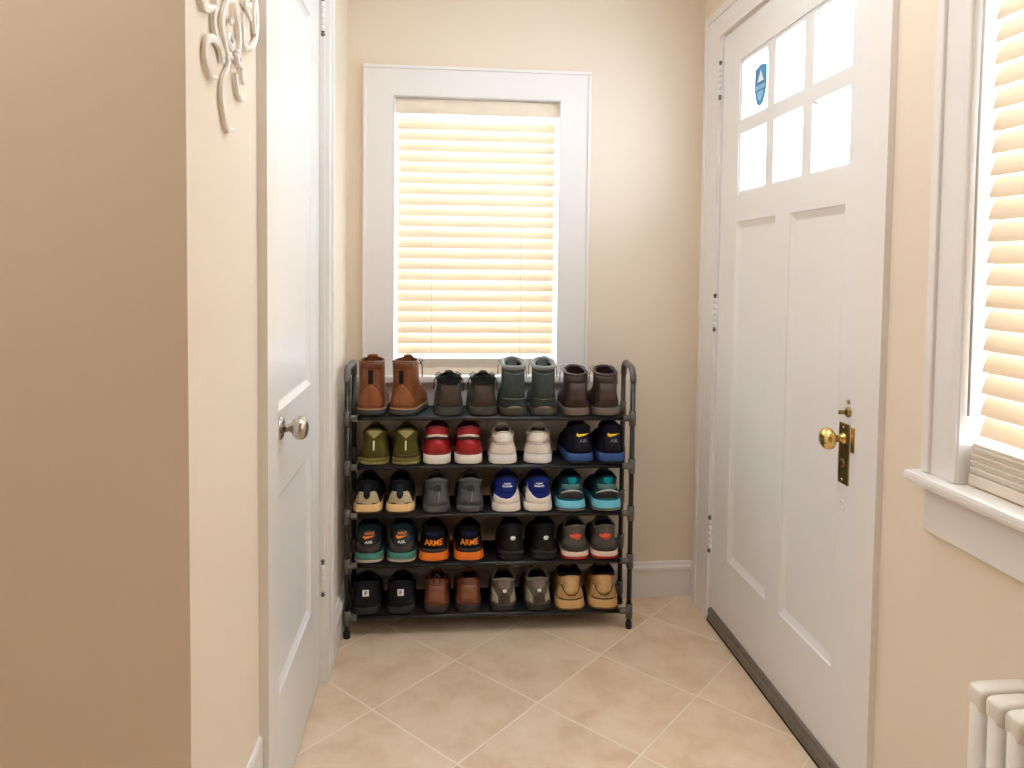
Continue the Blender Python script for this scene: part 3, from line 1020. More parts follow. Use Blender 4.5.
    def patch(s, name, m, x0, x1, zlo, zhi, nx=14, nz=5, th=0.0014, label=None, round_edge=True):
        b = MB()
        outer = []; inner = []
        for i in range(nx + 1):
            x = x0 + (x1 - x0) * i / nx
            a, c = zlo(x), zhi(x)
            for j in range(nz + 1):
                z = a + (c - a) * j / nz
                edge = i in (0, nx) or j in (0, nz)
                outer.append(s.hit(x, z, 0.0004 if edge and round_edge else th)); inner.append(s.hit(x, z, -0.0012))
        n = nz + 1
        fs = [(i * n + j, (i + 1) * n + j, (i + 1) * n + j + 1, i * n + j + 1) for i in range(nx) for j in range(nz)]
        k = len(outer)
        per = [i * n for i in range(nx + 1)] + [nx * n + j for j in range(1, n)] + [i * n + nz for i in range(nx - 1, -1, -1)] + [j for j in range(nz - 1, 0, -1)]
        fs2 = [tuple(q + k for q in f[::-1]) for f in fs]
        rim = [(per[q], per[(q + 1) % len(per)], per[(q + 1) % len(per)] + k, per[q] + k) for q in range(len(per))]
        b.add(outer + inner, fs + fs2 + rim, True)
        o = b.build(name, m, s.root)
        if label: o['label'] = label
        return o

    def text(s, txt, m, x, z, size, label=None, th=0.0016, slant=0.0, wide=1.0, name='lettering'):
        cu = bpy.data.curves.new('lettering', 'FONT')
        cu.body = txt; cu.size = size; cu.align_x = 'CENTER'; cu.align_y = 'CENTER'; cu.extrude = 0.0005; cu.resolution_u = 3; cu.shear = slant; cu.offset = size * 0.012
        tmp = bpy.data.objects.new('lettering', cu); C.objects.link(tmp)
        dg = bpy.context.evaluated_depsgraph_get(); dg.update()
        me = bpy.data.meshes.new_from_object(tmp.evaluated_get(dg))
        bm = bmesh.new(); bm.from_mesh(me)
        bmesh.ops.remove_doubles(bm, verts=bm.verts[:], dist=1e-6)
        for _ in range(2):
            es = [e for e in bm.edges if e.calc_length() > size * 0.14]
            if es: bmesh.ops.subdivide_edges(bm, edges=es, cuts=1)
        bmesh.ops.triangulate(bm, faces=bm.faces[:])
        bm.to_mesh(me); bm.free()
        bpy.data.objects.remove(tmp); bpy.data.curves.remove(cu)
        for v in me.vertices:
            p = s.hit(x + v.co.x * wide, z + v.co.y, th + (0.0006 if v.co.z > 0 else -0.0008))
            v.co = p
        me.materials.clear(); me.materials.append(m)
        o = bpy.data.objects.new(name, me); C.objects.link(o); o.parent = s.root
        if label: o['label'] = label
        return o


M_LINING = mat('black_shoe_lining', (16, 15, 15), 0.9, 0, 0.1, 300)


def leather(n, c, r=0.42, noise=0.16): return mat(n, c, r, 0, noise, 35, 0.25, 240, 0.5)
def fabric(n, c, noise=0.14): return mat(n, c, 0.9, 0, noise, 260, 0.45, 900, 0.12)
def suede(n, c): return mat(n, c, 0.92, 0, 0.14, 60, 0.3, 500, 0.1)
def foam(n, c): return mat(n, c, 0.65, 0, 0.04, 60, 0.1, 300, 0.4)
def rub(n, c): return mat(n, c, 0.6, 0, 0.05, 80, 0.1, 200, 0.4)


K = lambda v: (lambda x: v)


def arc(c, h, k):                       # z = c + k*(x/h)^2
    return lambda x: c + k * (x / h) ** 2


def heel_tab(m, hw, z0, z1, curve=0.0, label=None, name='heel_tab', th=0.0018):
    return lambda s: s.patch(name, m, -hw, hw, arc(z0, hw, curve), K(z1), label=label, th=th)


def band(m, hw, z0, z1, k0=0.0, k1=0.0, name='heel_band', label=None, th=0.0016):
    return lambda s: s.patch(name, m, -hw, hw, arc(z0, hw, k0), arc(z1, hw, k1), label=label, th=th, nz=3, nx=18)


def oval(m, cx, cz, rx, rz, name='badge', label=None, th=0.0022):
    def f(s):
        e = lambda x: rz * math.sqrt(max(0.0, 1 - ((x - cx) / rx) ** 2)) + 0.0003
        return s.patch(name, m, cx - rx, cx + rx, lambda x: cz - e(x), lambda x: cz + e(x), nx=14, nz=3, label=label, th=th)
    return f


def swoosh(m, cx, cz, w_, label=None, th=0.0024, mirror=False):
    """a tick-like curved mark: hooked at the left, a long point rising to the right"""
    def f(s):
        def lo(x):
            t = ((x - cx) / w_ + 0.5)
            if mirror: t = 1 - t
            return cz + w_ * (0.30 * t - 0.26 + 0.9 * max(0, 0.16 - t) ** 1.0 * 1.2)
        def hi(x):
            t = ((x - cx) / w_ + 0.5)
            if mirror: t = 1 - t
            th_ = 0.27 * (1 - t) ** 0.8 * smooth(t / 0.10 + 0.25) + 0.012
            return lo(x) + w_ * th_
        return s.patch('swoosh', m, cx - w_ / 2, cx + w_ / 2, lo, hi, nx=18, nz=2, label=label, th=th, round_edge=False)
    return f


def word(txt, m, x, z, size, **k):
    return lambda s: s.text(txt, m, x, z, size, **k)


def loop(m, z, w_=0.008, h=0.016, r=0.0022, label=None, y=0.0):
    def f(s):
        c = s.surf(1.0, PI)
        b = MB()
        pts = [Vector((w_ * math.cos(PI * i / 10), c.y - 0.003 + y + 0.003 * math.sin(PI * i / 10), z + h * math.sin(PI * i / 10))) for i in range(11)]
        pts = [pts[0] + Vector((0, 0.0, -0.012))] + pts + [pts[-1] + Vector((0, 0.0, -0.012))]
        b.tube(pts, r, 8)
        o = b.build('pull_loop', m, s.root)
        if label: o['label'] = label
    return f


def seam(m, pts, r=0.0012, name='stitching', label=None):
    """raised seam through heel points (x, z)"""
    def f(s):
        out = []
        for i in range(len(pts) - 1):
            for k in range(6):
                t = k / 6
                out.append(s.hit(pts[i][0] + (pts[i + 1][0] - pts[i][0]) * t, pts[i][1] + (pts[i + 1][1] - pts[i][1]) * t, 0.0012))
        out.append(s.hit(pts[-1][0], pts[-1][1], 0.0012))
        b = MB(); b.tube(out, r, 6)
        o = b.build(name, m, s.root)
        if label: o['label'] = label
    return f


def hooks(m, t0=0.55, t1=0.95, n=4, ang=0.75):
    """lace eyelets down both sides of the throat"""
    def f(s):
        b = MB()
        for i in range(n):
            for sg in (-1, 1):
                p = s.surf(t0 + (t1 - t0) * i / (n - 1), ang * sg)
                d = Vector((sg * 0.8, 0.5, 0.25)).normalized()
                b.lathe([(0.0042, -0.001), (0.0042, 0.0018), (0.002, 0.0024), (0.0018, 0.001)], p, d, 10)
        b.build('eyelets', m, s.root)
    return f


def side_strip(m, t0, t1, a0, a1, name='side_stripe', label=None, off=0.0016, both=True, n=14, curve=0.0):
    """a strip lying on the upper's flank between two levels; angles measured from the heel"""
    def f(s):
        b = MB()
        for sg in ((1, -1) if both else (both,)):
            top = []; bot = []
            for i in range(n + 1):
                q = i / n
                a = PI - sg * (a0 + (a1 - a0) * q)
                dt = curve * (q - 0.5) ** 2
                for lst, t in ((bot, t0 + dt), (top, t1 + dt)):
                    p = s.surf(t, a); c = s.surf(t, PI) ; n_ = Vector((p.x, (p.y - s.L * 0.35) * 0.25, 0)).normalized()
                    lst.append((p + n_ * off, p - n_ * 0.0015))
            rg = [[bo[0], tp[0], tp[1], bo[1]] for bo, tp in zip(bot, top)]
            b.rings(rg, True, True, True, True)
        o = b.build(name, m, s.root)
        if label: o['label'] = label
    return f


# shared colours
BLK = fabric('black_shoe_textile', (17, 17, 18))
BLKL = mat('black_shoe_leather', (14, 14, 14), 0.6, 0, 0.1, 35, 0.2, 240, 0.25)
BLKR = rub('black_shoe_rubber', (17, 17, 17))
WHT = foam('white_shoe_foam', (236, 228, 218))
WHTL = leather('white_shoe_leather', (232, 220, 206), 0.5, 0.04)
WPRINT = mat('white_shoe_print', (240, 240, 240), 0.5)
ORANGE = mat('orange_shoe_print', (244, 132, 24), 0.5)
YELLOW = mat('yellow_shoe_print', (238, 196, 40), 0.5)
SILV = mat('pale_metal_eyelet', (200, 196, 190), 0.3, 0.9)
BLACKLACE = fabric('black_lace', (24, 23, 23))
GREYLACE = fabric('grey_lace', (150, 148, 144))
WHITELACE = fabric('white_lace', (228, 222, 212))
BROWNLACE = fabric('dark_brown_lace', (58, 38, 28))

BOOT = dict(prof=BOOTP, L=0.216, wc=0.038, dip=0.004, lean=0.006, bulge=0.003)

KINDS = {
    'tan_boot': dict(BOOT, cat='boot', hb=0.181, hf=0.185, sh=0.024, W=0.050, wc=0.040, waist=0.010, upper=leather('tan_boot_leather', (116, 62, 28), 0.36, 0.22), sole=rub('dark_boot_sole', (52, 54, 50)),
                     lining=leather('boot_inside', (70, 42, 26)), laces=BROWNLACE, tongue_h=0.012, collar_r=0.003, flare=0.002, layers=[(0, 0.8, rub('dark_boot_sole', (52, 54, 50))), (0.8, 1.0, leather('boot_welt', (176, 132, 92)))],
                     deco=[band(leather('tan_boot_collar', (104, 54, 24)), 0.038, 0.156, 0.178, 0, 0, 'cuff'),
                           heel_tab(fabric('black_elastic', (34, 30, 28)), 0.008, 0.106, 0.152, 0, 'black elastic panel at the back', 'elastic_panel'),
                           lambda s: s.patch('heel_counter', leather('tan_boot_counter', (130, 70, 32), 0.33, 0.2), -0.040, 0.040, K(0.028), lambda x: 0.104 - 0.052 * (abs(x) / 0.040) ** 1.8, nx=18, nz=7, th=0.002),
                           hooks(SILV, 0.5, 0.95, 5, 1.15)]),
    'brown_walker': dict(cat='shoe', prof=LOWP, hb=0.130, hf=0.130, sh=0.030, W=0.050, wc=0.039, dip=0.012, upper=suede('grey_brown_suede', (66, 57, 51)), sole=rub('olive_grey_sole', (58, 58, 50)), collar=fabric('olive_black_collar', (30, 32, 28)), collar_r=0.0065,
                         laces=BLACKLACE, loose=True, tongue_h=0.02,
                         deco=[band(fabric('olive_black_collar', (30, 32, 28)), 0.037, 0.104, 0.128, 0.004, -0.004, 'padded_cuff', 'dark padded cuff'), loop(BLACKLACE, 0.127, 0.006, 0.012, 0.003),
                               band(suede('brown_heel_panel', (76, 65, 57)), 0.030, 0.036, 0.100, 0, 0, 'heel_counter')]),
    'grey_boot': dict(BOOT, cat='boot', hb=0.162, hf=0.187, tongue_h=0.004, sh=0.026, W=0.048, wc=0.037, dip=0.006, upper=suede('slate_grey_boot', (56, 61, 58)), sole=rub('dark_olive_sole', (64, 62, 50)), collar=fabric('light_grey_collar', (130, 131, 128)), collar_r=0.0085, lining=fabric('dark_wine_lining', (48, 34, 34)),
                      laces=GREYLACE, loose=True, tongue_m=fabric('light_grey_collar', (130, 131, 128)),
                      deco=[band(suede('slate_heel_panel', (64, 69, 66)), 0.034, 0.055, 0.145, 0, 0, 'heel_counter'), seam(fabric('pale_grey_seam', (118, 118, 112)), [(-0.036, 0.058), (0.036, 0.058)]), seam(fabric('pale_grey_seam', (118, 118, 112)), [(-0.034, 0.147), (0.0, 0.141), (0.034, 0.147)]),
                            band(rub('tan_heel_wedge', (132, 116, 84)), 0.028, 0.026, 0.034, 0, -0.008, 'heel_wedge', 'tan curved wedge over the heel')]),
    'chestnut_boot': dict(BOOT, cat='boot', hb=0.139, hf=0.160, tongue_h=0.004, sh=0.028, W=0.049, wc=0.038, dip=0.004, upper=leather('dark_brown_boot_leather', (52, 34, 29), 0.5, 0.16), sole=rub('grey_brown_sole', (104, 90, 76)), collar=leather('dark_brown_collar', (58, 38, 32)), collar_r=0.006, lining=fabric('dark_wine_lining', (48, 34, 34)),
                          laces=GREYLACE, loose=True,
                          deco=[band(leather('dark_brown_cuff', (56, 38, 33), 0.5), 0.037, 0.113, 0.136, 0, 0, 'padded_cuff'), band(leather('mid_brown_heel_panel', (64, 45, 38), 0.5), 0.028, 0.032, 0.112, 0, 0, 'heel_counter'), seam(BROWNLACE, [(-0.036, 0.054), (0.036, 0.054)])]),
    'olive_sneaker': dict(cat='sneaker', hb=0.118, hf=0.118, sh=0.024, W=0.049, wc=0.037, upper=fabric('olive_green_textile', (80, 74, 30)), sole=rub('olive_sole', (112, 102, 44)), lining=M_LINING, laces=BLACKLACE,
                          layers=[(0, 0.45, rub('pale_olive_sole', (128, 120, 66))), (0.45, 1.0, rub('olive_sole', (98, 86, 36)))],
                          deco=[lambda s: s.patch('heel_tab', fabric('khaki_heel_tab', (150, 142, 92)), -0.030, 0.030, lambda x: 0.088 + 0.024 * (abs(x) / 0.030) ** 1.0, K(0.116), nx=12, label='khaki heel tab'),
                                heel_tab(mat('pale_reflective_strip', (232, 222, 180), 0.4), 0.0024, 0.050, 0.082, 0, 'pale vertical strip up the heel', 'reflective_strip'),
                                band(fabric('brown_olive_band', (86, 72, 40)), 0.038, 0.026, 0.036, 0, 0, 'foxing')]),
    'red_sneaker': dict(cat='sneaker', hb=0.126, hf=0.13, sh=0.033, W=0.049, wc=0.037, upper=leather('red_sneaker_leather', (150, 12, 17), 0.45, 0.08), sole=foam('white_sneaker_sole', (232, 224, 212)), lining=leather('dark_red_lining', (84, 14, 18)), collar=leather('dark_red_collar', (110, 16, 20)), collar_r=0.006, laces=BLACKLACE, flare=0.0,
                        tongue_m=leather('dark_red_collar', (110, 16, 20)),
                        deco=[band(mat('white_piping', (226, 206, 190), 0.5), 0.042, 0.096, 0.103, -0.014, -0.013, 'white_piping', 'white curved piping'),
                              band(leather('black_curved_stripe', (26, 18, 20)), 0.042, 0.087, 0.096, -0.014, -0.0142, 'black_stripe', 'black curved stripe'),
                              band(leather('red_heel_panel', (156, 14, 18), 0.42, 0.06), 0.030, 0.036, 0.084, 0, -0.012, 'heel_counter')]),
    'white_sneaker': dict(cat='sneaker', hb=0.108, hf=0.118, sh=0.032, W=0.049, wc=0.036, upper=WHTL, sole=foam('white_cup_sole', (232, 228, 224)), collar=fabric('cream_collar', (206, 190, 172)), lining=fabric('grey_beige_lining', (136, 122, 108)), laces=WHITELACE, collar_r=0.004,
                          deco=[band(leather('white_heel_panel', (238, 226, 214), 0.5, 0.03), 0.032, 0.072, 0.104, 0, 0, 'heel_tab'), seam(mat('grey_stitch', (170, 160, 150), 0.7), [(-0.038, 0.068), (0.038, 0.068)]), seam(mat('grey_stitch', (170, 160, 150), 0.7), [(-0.042, 0.036), (0.042, 0.036)], 0.0009)]),
    'navy_runner': dict(cat='running shoe', hb=0.134, hf=0.134, sh=0.036, W=0.050, wc=0.037, upper=fabric('navy_black_knit', (21, 22, 36)), sole=foam('blue_runner_foam', (44, 74, 128)), lining=M_LINING, laces=BLACKLACE, loose=False, flare=0.003, collar=fabric('black_collar', (26, 25, 30)),
                        layers=[(0, 0.18, BLKR), (0.18, 1.0, foam('blue_runner_foam', (44, 74, 128)))],
                        deco=[heel_tab(fabric('charcoal_heel_panel', (38, 36, 42)), 0.026, 0.044, 0.096, 0, name='heel_counter'),
                              swoosh(YELLOW, 0.002, 0.101, 0.042, 'yellow swoosh on the heel'), word('AIR', mat('grey_blue_print', (112, 122, 138), 0.5), 0.002, 0.080, 0.016, label='small grey AIR lettering')]),
    'cream_sneaker': dict(cat='sneaker', hb=0.108, hf=0.122, sh=0.032, W=0.049, wc=0.034, upper=fabric('black_blue_knit', (28, 30, 36)), sole=foam('cream_foam', (238, 200, 140)), lining=M_LINING, laces=BLACKLACE, flare=0.003,
                          layers=[(0, 0.14, rub('brown_outsole', (74, 52, 38))), (0.14, 1.0, foam('cream_foam', (238, 204, 148)))],
                          deco=[lambda s: s.patch('heel_clip', suede('beige_heel_clip', (186, 168, 136)), -0.042, -0.011, K(0.028), lambda x: 0.074 - 0.034 * max(0, (-x - 0.022) / 0.018) ** 2, nx=12, label='beige heel clip'),
                                lambda s: s.patch('heel_clip', suede('beige_heel_clip', (186, 168, 136)), 0.011, 0.042, K(0.028), lambda x: 0.074 - 0.034 * max(0, (x - 0.022) / 0.018) ** 2, nx=12, label='beige heel clip'),
                                lambda s: s.patch('heel_clip', suede('beige_heel_clip', (186, 168, 136)), -0.012, 0.012, K(0.028), arc(0.050, 0.012, 0.012), nx=8, label='beige heel clip'),
                                heel_tab(fabric('slate_heel_strap', (36, 41, 50)), 0.011, 0.052, 0.108, 0.008, 'slate strap up the heel', 'heel_strap')]),
    'grey_sneaker': dict(cat='sneaker', hb=0.112, hf=0.118, sh=0.024, W=0.048, wc=0.036, upper=suede('grey_suede', (82, 83, 84)), sole=rub('grey_sole', (78, 78, 78)), lining=M_LINING, laces=BLACKLACE, loose=False, collar=fabric('grey_collar', (98, 98, 98)), collar_r=0.006,
                         deco=[band(suede('grey_heel_panel', (90, 91, 92)), 0.033, 0.028, 0.074, 0, 0.004, 'heel_counter'), oval(fabric('dark_grey_emblem', (56, 56, 58)), 0.0, 0.084, 0.013, 0.010, 'emblem'), seam(mat('pale_grey_stitch', (150, 150, 146), 0.7), [(0.004, 0.040), (0.006, 0.072)], 0.001)]),
    'blue_white_runner': dict(cat='running shoe', hb=0.120, hf=0.12, sh=0.030, W=0.050, wc=0.038, upper=fabric('royal_blue_mesh', (30, 44, 120)), sole=foam('white_runner_sole', (238, 228, 216)), lining=M_LINING, laces=WHITELACE, flare=0.002, collar=fabric('navy_collar', (24, 30, 66)),
                              deco=[lambda s: s.patch('sole_wing', foam('white_wing', (240, 230, 220)), -0.046, 0.046, K(0.026), lambda x: 0.047 + 0.046 * (max(0.0, (-x * s.side) / 0.046)) ** 2.0 + 0.012 * max(0.0, (x * s.side) / 0.046) ** 2, nx=22, nz=6, th=0.0022, label='white sidewall sweeping up the flank'),
                                    band(fabric('deep_blue_panel', (26, 38, 104)), 0.026, 0.066, 0.080, 0.0, 0.002, 'heel_band'),
                                    word('new', WPRINT, 0.0, 0.0975, 0.010, label='white lettering on the heel', wide=1.3), word('balance', WPRINT, 0.0, 0.0895, 0.0105, label='white lettering on the heel', wide=1.0)]),
    'teal_runner': dict(cat='running shoe', hb=0.118, hf=0.122, sh=0.037, W=0.051, wc=0.036, upper=fabric('dark_teal_mesh', (30, 74, 82)), sole=foam('sky_blue_foam', (118, 204, 230)), lining=M_LINING, laces=BLACKLACE, flare=0.004, collar=fabric('black_teal_collar', (20, 40, 48)),
                        layers=[(0, 0.22, rub('grey_olive_outsole', (96, 94, 84))), (0.22, 1.0, foam('sky_blue_foam', (118, 204, 230)))],
                        deco=[lambda s: s.patch('heel_pull', fabric('bright_teal_tab', (20, 140, 156)), -0.015, 0.015, lambda x: 0.092 + 0.008 * (abs(x) / 0.015), K(0.116), nx=8, label='bright teal heel tab'),
                              band(fabric('mint_grey_panel', (86, 128, 124)), 0.034, 0.074, 0.094, 0.0, -0.006, 'heel_panel'),
                              band(mat('black_heel_clip', (24, 30, 34), 0.4), 0.042, 0.042, 0.070, 0, -0.010, 'heel_clip', 'black heel clip'),
                              band(mat('pale_silver_band', (206, 208, 204), 0.35, 0.2), 0.040, 0.071, 0.077, -0.016, -0.018, 'silver_band', 'silver curved band'),
                              band(fabric('teal_foot_band', (26, 110, 124)), 0.040, 0.036, 0.043, 0, 0, 'teal_band')]),
    'teal_trainer': dict(cat='sneaker', hb=0.126, hf=0.126, sh=0.034, W=0.050, wc=0.037, upper=fabric('black_teal_textile', (26, 44, 54)), sole=foam('sea_green_foam', (70, 132, 118)), lining=M_LINING, laces=BLACKLACE, flare=0.002,
                         layers=[(0, 0.3, rub('pale_grey_outsole', (172, 160, 142))), (0.3, 1.0, foam('sea_green_foam', (66, 130, 118)))],
                         deco=[band(fabric('dark_grey_heel_panel', (70, 66, 66)), 0.042, 0.036, 0.056, 0.006, 0.026, 'heel_counter'),
                               oval(mat('charcoal_badge_field', (36, 42, 46), 0.5), 0, 0.084, 0.030, 0.027, 'badge_field', 'round charcoal heel badge', 0.0014),
                               swoosh(ORANGE, 0.002, 0.090, 0.036, 'orange swoosh on the heel', 0.003), word('NIKE', ORANGE, 0.003, 0.100, 0.0125, label='orange NIKE lettering', th=0.003, slant=0.3), word('AIR', WPRINT, 0.002, 0.0725, 0.012, label='white AIR lettering', th=0.003, wide=1.3)]),
    'orange_sole': dict(cat='sneaker', hb=0.116, hf=0.118, sh=0.032, W=0.050, wc=0.036, upper=BLK, sole=foam('orange_foam', (228, 112, 22)), lining=M_LINING, laces=BLACKLACE, flare=0.005,
                        layers=[(0, 0.12, BLKR), (0.12, 1.0, foam('orange_foam', (230, 112, 22)))],
                        deco=[band(fabric('charcoal_band', (62, 58, 58)), 0.040, 0.034, 0.046, 0, 0, 'heel_band'), word('ARME', ORANGE, 0.0, 0.066, 0.0265, label='orange ARME lettering round the heel', th=0.0018, wide=0.86),
                              band(fabric('navy_textile_band', (28, 32, 60)), 0.028, 0.084, 0.100, 0, 0, 'navy_band')]),
    'black_sneaker': dict(cat='sneaker', hb=0.122, hf=0.124, sh=0.032, W=0.048, wc=0.036, upper=BLKL, sole=BLKR, lining=M_LINING, laces=BLACKLACE, flare=0.002,
                          layers=[(0, 0.55, BLKR), (0.55, 1.0, rub('charcoal_midsole', (34, 34, 32)))],
                          deco=[oval(WPRINT, 0.003, 0.078, 0.009, 0.007, 'badge', 'small white oval heel badge')]),
    'grey_red_sneaker': dict(cat='sneaker', hb=0.114, hf=0.122, sh=0.026, W=0.049, wc=0.036, upper=suede('warm_grey_textile', (92, 86, 80)), sole=foam('pale_pink_sole', (226, 190, 178)), lining=M_LINING, laces=GREYLACE, collar=fabric('grey_piping_collar', (112, 104, 98)), collar_r=0.004, flare=0.002,
                             layers=[(0, 0.25, rub('red_outsole', (168, 34, 24))), (0.25, 1.0, foam('pale_sole', (230, 204, 190)))],
                             deco=[oval(mat('red_emblem', (208, 62, 34), 0.6), 0.0, 0.080, 0.016, 0.010, 'emblem', 'red heel emblem'), swoosh(mat('bright_red_mark', (228, 84, 40), 0.6), -0.002, 0.082, 0.04, 'orange red mark', 0.003), band(suede('dark_grey_foot_band', (72, 72, 66)), 0.040, 0.028, 0.046, 0, 0.004, 'heel_counter')]),
    'charcoal_slip_on': dict(cat='shoe', hb=0.108, hf=0.112, sh=0.026, W=0.051, wc=0.040, upper=fabric('charcoal_canvas', (33, 34, 37)), sole=rub('charcoal_sole', (31, 31, 33)), lining=M_LINING, laces=None, collar=fabric('charcoal_rim', (34, 34, 37)), tongue=False,
                             deco=[band(fabric('charcoal_heel_band', (33, 34, 37)), 0.036, 0.028, 0.044, 0, 0, 'heel_band'), heel_tab(WPRINT, 0.0105, 0.064, 0.085, 0, 'white square label', 'square_label', 0.002), lambda s: s.text('F', BLKL, 0.0, 0.0745, 0.017, name='label_print', th=0.0034)]),
    'brown_shoe': dict(cat='shoe', hb=0.112, hf=0.116, sh=0.026, W=0.047, wc=0.037, upper=leather('chestnut_leather', (116, 64, 40), 0.38, 0.2), sole=rub('dark_brown_sole', (44, 40, 38)), lining=leather('brown_inside', (64, 40, 30)), laces=BROWNLACE, collar_r=0.004, flare=0.001,
                       deco=[band(leather('chestnut_heel_panel', (126, 72, 46), 0.36, 0.2), 0.028, 0.030, 0.100, 0, 0, 'heel_counter'), band(leather('chestnut_backstay', (106, 56, 36), 0.4), 0.030, 0.092, 0.108, 0, 0, 'top_band')]),
    'hiking_shoe': dict(cat='hiking shoe', hb=0.108, hf=0.122, sh=0.022, W=0.048, wc=0.037, upper=fabric('taupe_mesh', (104, 94, 80)), sole=rub('black_lug_sole', (36, 36, 32)), lining=M_LINING, laces=GREYLACE, collar=fabric('grey_taupe_collar', (132, 126, 112)), collar_r=0.0055,
                        deco=[lambda s: s.patch('heel_counter', leather('brown_heel_counter', (72, 58, 50), 0.6), -0.018, 0.018, K(0.026), lambda x: 0.066 - 0.014 * (abs(x) / 0.018) ** 2, nx=10, label='dark brown heel counter'),
                              lambda s: s.patch('flank_overlay', suede('pale_taupe_overlay', (158, 150, 132)), -0.042, -0.022, lambda x: 0.030, lambda x: 0.052 + 0.022 * (-x - 0.022) / 0.020, nx=8),
                              lambda s: s.patch('flank_overlay', suede('pale_taupe_overlay', (158, 150, 132)), 0.022, 0.042, lambda x: 0.030, lambda x: 0.052 + 0.022 * (x - 0.022) / 0.020, nx=8),
                              heel_tab(fabric('mauve_grey_tab', (126, 108, 102)), 0.022, 0.074, 0.102, 0.006, name='heel_tab'),
                              oval(WPRINT, 0.001, 0.072, 0.007, 0.006, 'badge', 'small white heel badge', 0.003)]),
    'wheat_boot': dict(cat='shoe', hb=0.122, hf=0.132, sh=0.034, W=0.051, wc=0.037, upper=suede('wheat_nubuck', (190, 150, 100)), sole=rub('gum_sole', (204, 164, 104)), lining=M_LINING, laces=BROWNLACE, collar=BLK, collar_r=0.006, flare=0.004,
                       layers=[(0, 0.12, rub('brown_gum_outsole', (120, 84, 46))), (0.12, 1.0, rub('gum_sole', (204, 164, 104)))],
                       deco=[heel_tab(suede('wheat_heel_panel', (198, 158, 108)), 0.022, 0.052, 0.112, 0.010, name='heel_counter'),
                             seam(BLKL, [(-0.034, 0.078), (-0.030, 0.080), (-0.025, 0.066), (-0.014, 0.054), (0.0, 0.051), (0.014, 0.054), (0.025, 0.066), (0.030, 0.080), (0.034, 0.078)], 0.0013, 'piping', 'black curved piping'),
                             band(leather('dark_brown_welt', (66, 44, 28)), 0.043, 0.034, 0.039, 0, 0, 'welt')]),
}

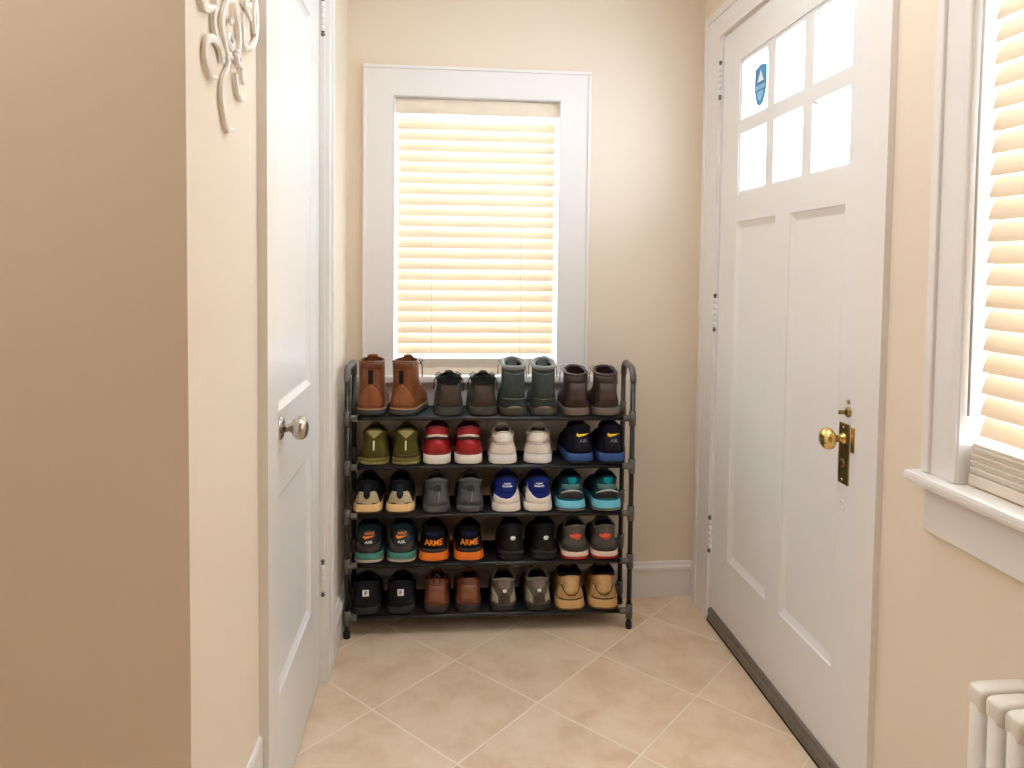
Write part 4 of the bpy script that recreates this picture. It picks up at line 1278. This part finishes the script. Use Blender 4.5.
# x centre of each shoe on its shelf, kind, wording, turn about the vertical (degrees), name
ROWS = [
    (4, 'shoes on the top shelf', [
        ('tan_boot', 'ankle_boot', (-0.2362, -0.1376), ('tan leather lace-up boot at the left end of the top shelf, seen straight from behind', 'tan leather lace-up boot on the top shelf turned so its eyelets and toe show'), (0, -16)),
        ('brown_walker', 'walking_shoe', (0.0285, 0.1428), ('left of the two grey-brown suede walking shoes beside the tan boots', 'right of the two grey-brown suede walking shoes, next to the slate grey boots'), (3, 0)),
        ('grey_boot', 'high_top_boot', (0.2483, 0.3504), ('left of the two slate grey high boots with pale grey collars, top shelf', 'right of the two slate grey high boots with pale grey collars, top shelf'), (2, -2)),
        ('chestnut_boot', 'ankle_boot', (0.4664, 0.5702), ('left of the two dark brown ankle boots on the top shelf', 'right of the two dark brown ankle boots, at the right end of the top shelf'), (1, -1))]),
    (3, 'shoes on the second shelf', [
        ('olive_sneaker', 'sneaker', (-0.2243, -0.1182), ('left olive green sneaker with a pale strip up the heel, second shelf from top', 'right olive green sneaker with a pale strip up the heel, beside the red pair'), (0, 0)),
        ('red_sneaker', 'sneaker', (-0.0138, 0.0941), ('left red leather sneaker with white sole and black curved heel stripe', 'right red leather sneaker with white sole and black curved heel stripe'), (0, 0)),
        ('white_sneaker', 'sneaker', (0.2124, 0.3272), ('left all-white leather sneaker, seen straight from behind', 'right all-white leather sneaker, turned outward beside the navy pair'), (0, -11)),
        ('navy_runner', 'running_shoe', (0.4838, 0.5917), ('left navy running shoe with yellow swoosh and blue sole', 'right navy running shoe with yellow swoosh and blue sole, by the rack post'), (5, 0))]),
    (2, 'shoes on the middle shelf', [
        ('cream_sneaker', 'sneaker', (-0.2472, -0.1370), ('left black sneaker with beige heel clip and cream sole', 'right black sneaker with beige heel clip and cream sole'), (0, 0)),
        ('grey_sneaker', 'sneaker', (-0.0111, 0.1008), ('left plain grey suede sneaker on the middle shelf', 'right plain grey suede sneaker, beside the blue and white pair'), (4, 0)),
        ('blue_white_runner', 'running_shoe', (0.2268, 0.3370), ('left royal blue running shoe with white lettering and white swept sole', 'right royal blue running shoe with white lettering and white swept sole'), (0, 0)),
        ('teal_runner', 'running_shoe', (0.4524, 0.5784), ('left teal running shoe with silver heel band and sky blue sole', 'right teal running shoe with silver heel band and sky blue sole'), (0, 0))]),
    (1, 'shoes on the fourth shelf', [
        ('teal_trainer', 'sneaker', (-0.2423, -0.1332), ('left black and sea green sneaker with an orange swoosh badge', 'right black and sea green sneaker with an orange swoosh badge'), (0, -2)),
        ('orange_sole', 'sneaker', (-0.0224, 0.0989), ('left black sneaker with orange sole and orange heel lettering', 'right black sneaker with orange sole and orange heel lettering'), (0, 0)),
        ('black_sneaker', 'sneaker', (0.2449, 0.3592), ('left all-black sneaker with a small white oval heel badge', 'right all-black sneaker with a small white oval heel badge'), (0, 0)),
        ('grey_red_sneaker', 'sneaker', (0.4700, 0.5737), ('left grey sneaker with red heel emblem and red-edged pale sole', 'right grey sneaker with red heel emblem and red-edged pale sole'), (0, -2))]),
    (0, 'shoes on the bottom shelf', [
        ('charcoal_slip_on', 'slip_on_shoe', (-0.2497, -0.1330), ('left charcoal slip-on shoe with a white square heel label', 'right charcoal slip-on shoe with a white square heel label'), (3, 0)),
        ('brown_shoe', 'leather_shoe', (-0.0110, 0.0987), ('left chestnut leather shoe, the one with a pull loop at its heel', 'right chestnut leather shoe, without a pull loop'), (0, 0)),
        ('hiking_shoe', 'hiking_shoe', (0.2207, 0.3410), ('left taupe mesh hiking shoe on the bottom shelf', 'right taupe mesh hiking shoe, beside the wheat pair'), (0, 0)),
        ('wheat_boot', 'nubuck_shoe', (0.4542, 0.5691), ('left wheat nubuck shoe with black piping and gum sole', 'right wheat nubuck shoe with black piping and gum sole, at the bottom right'), (0, -6))]),
]


HEEL_Y = 2.356
for si, grp, kinds in ROWS:
    z = SHZ[si] + 0.0008
    for (kind, name, xs, labels, turns) in kinds:
        for k in range(2):
            cxm = xs[k]
            sp = dict(KINDS[kind])
            y = HEEL_Y
            zs = z + tilt_z(cxm)
            rz = math.radians(turns[k])
            if kind == 'brown_shoe' and k == 0:
                sp['deco'] = sp['deco'] + [loop(leather('brown_inside', (64, 40, 30)), 0.112, 0.010, 0.018, 0.0022)]
            if abs(turns[k]) > 10: y += 0.004
            if kind == 'tan_boot' and k == 1: sp['loose'] = True
            Shoe(name, labels[k], (cxm, y, zs), rz, sp, -1 if k == 0 else 1, grp)
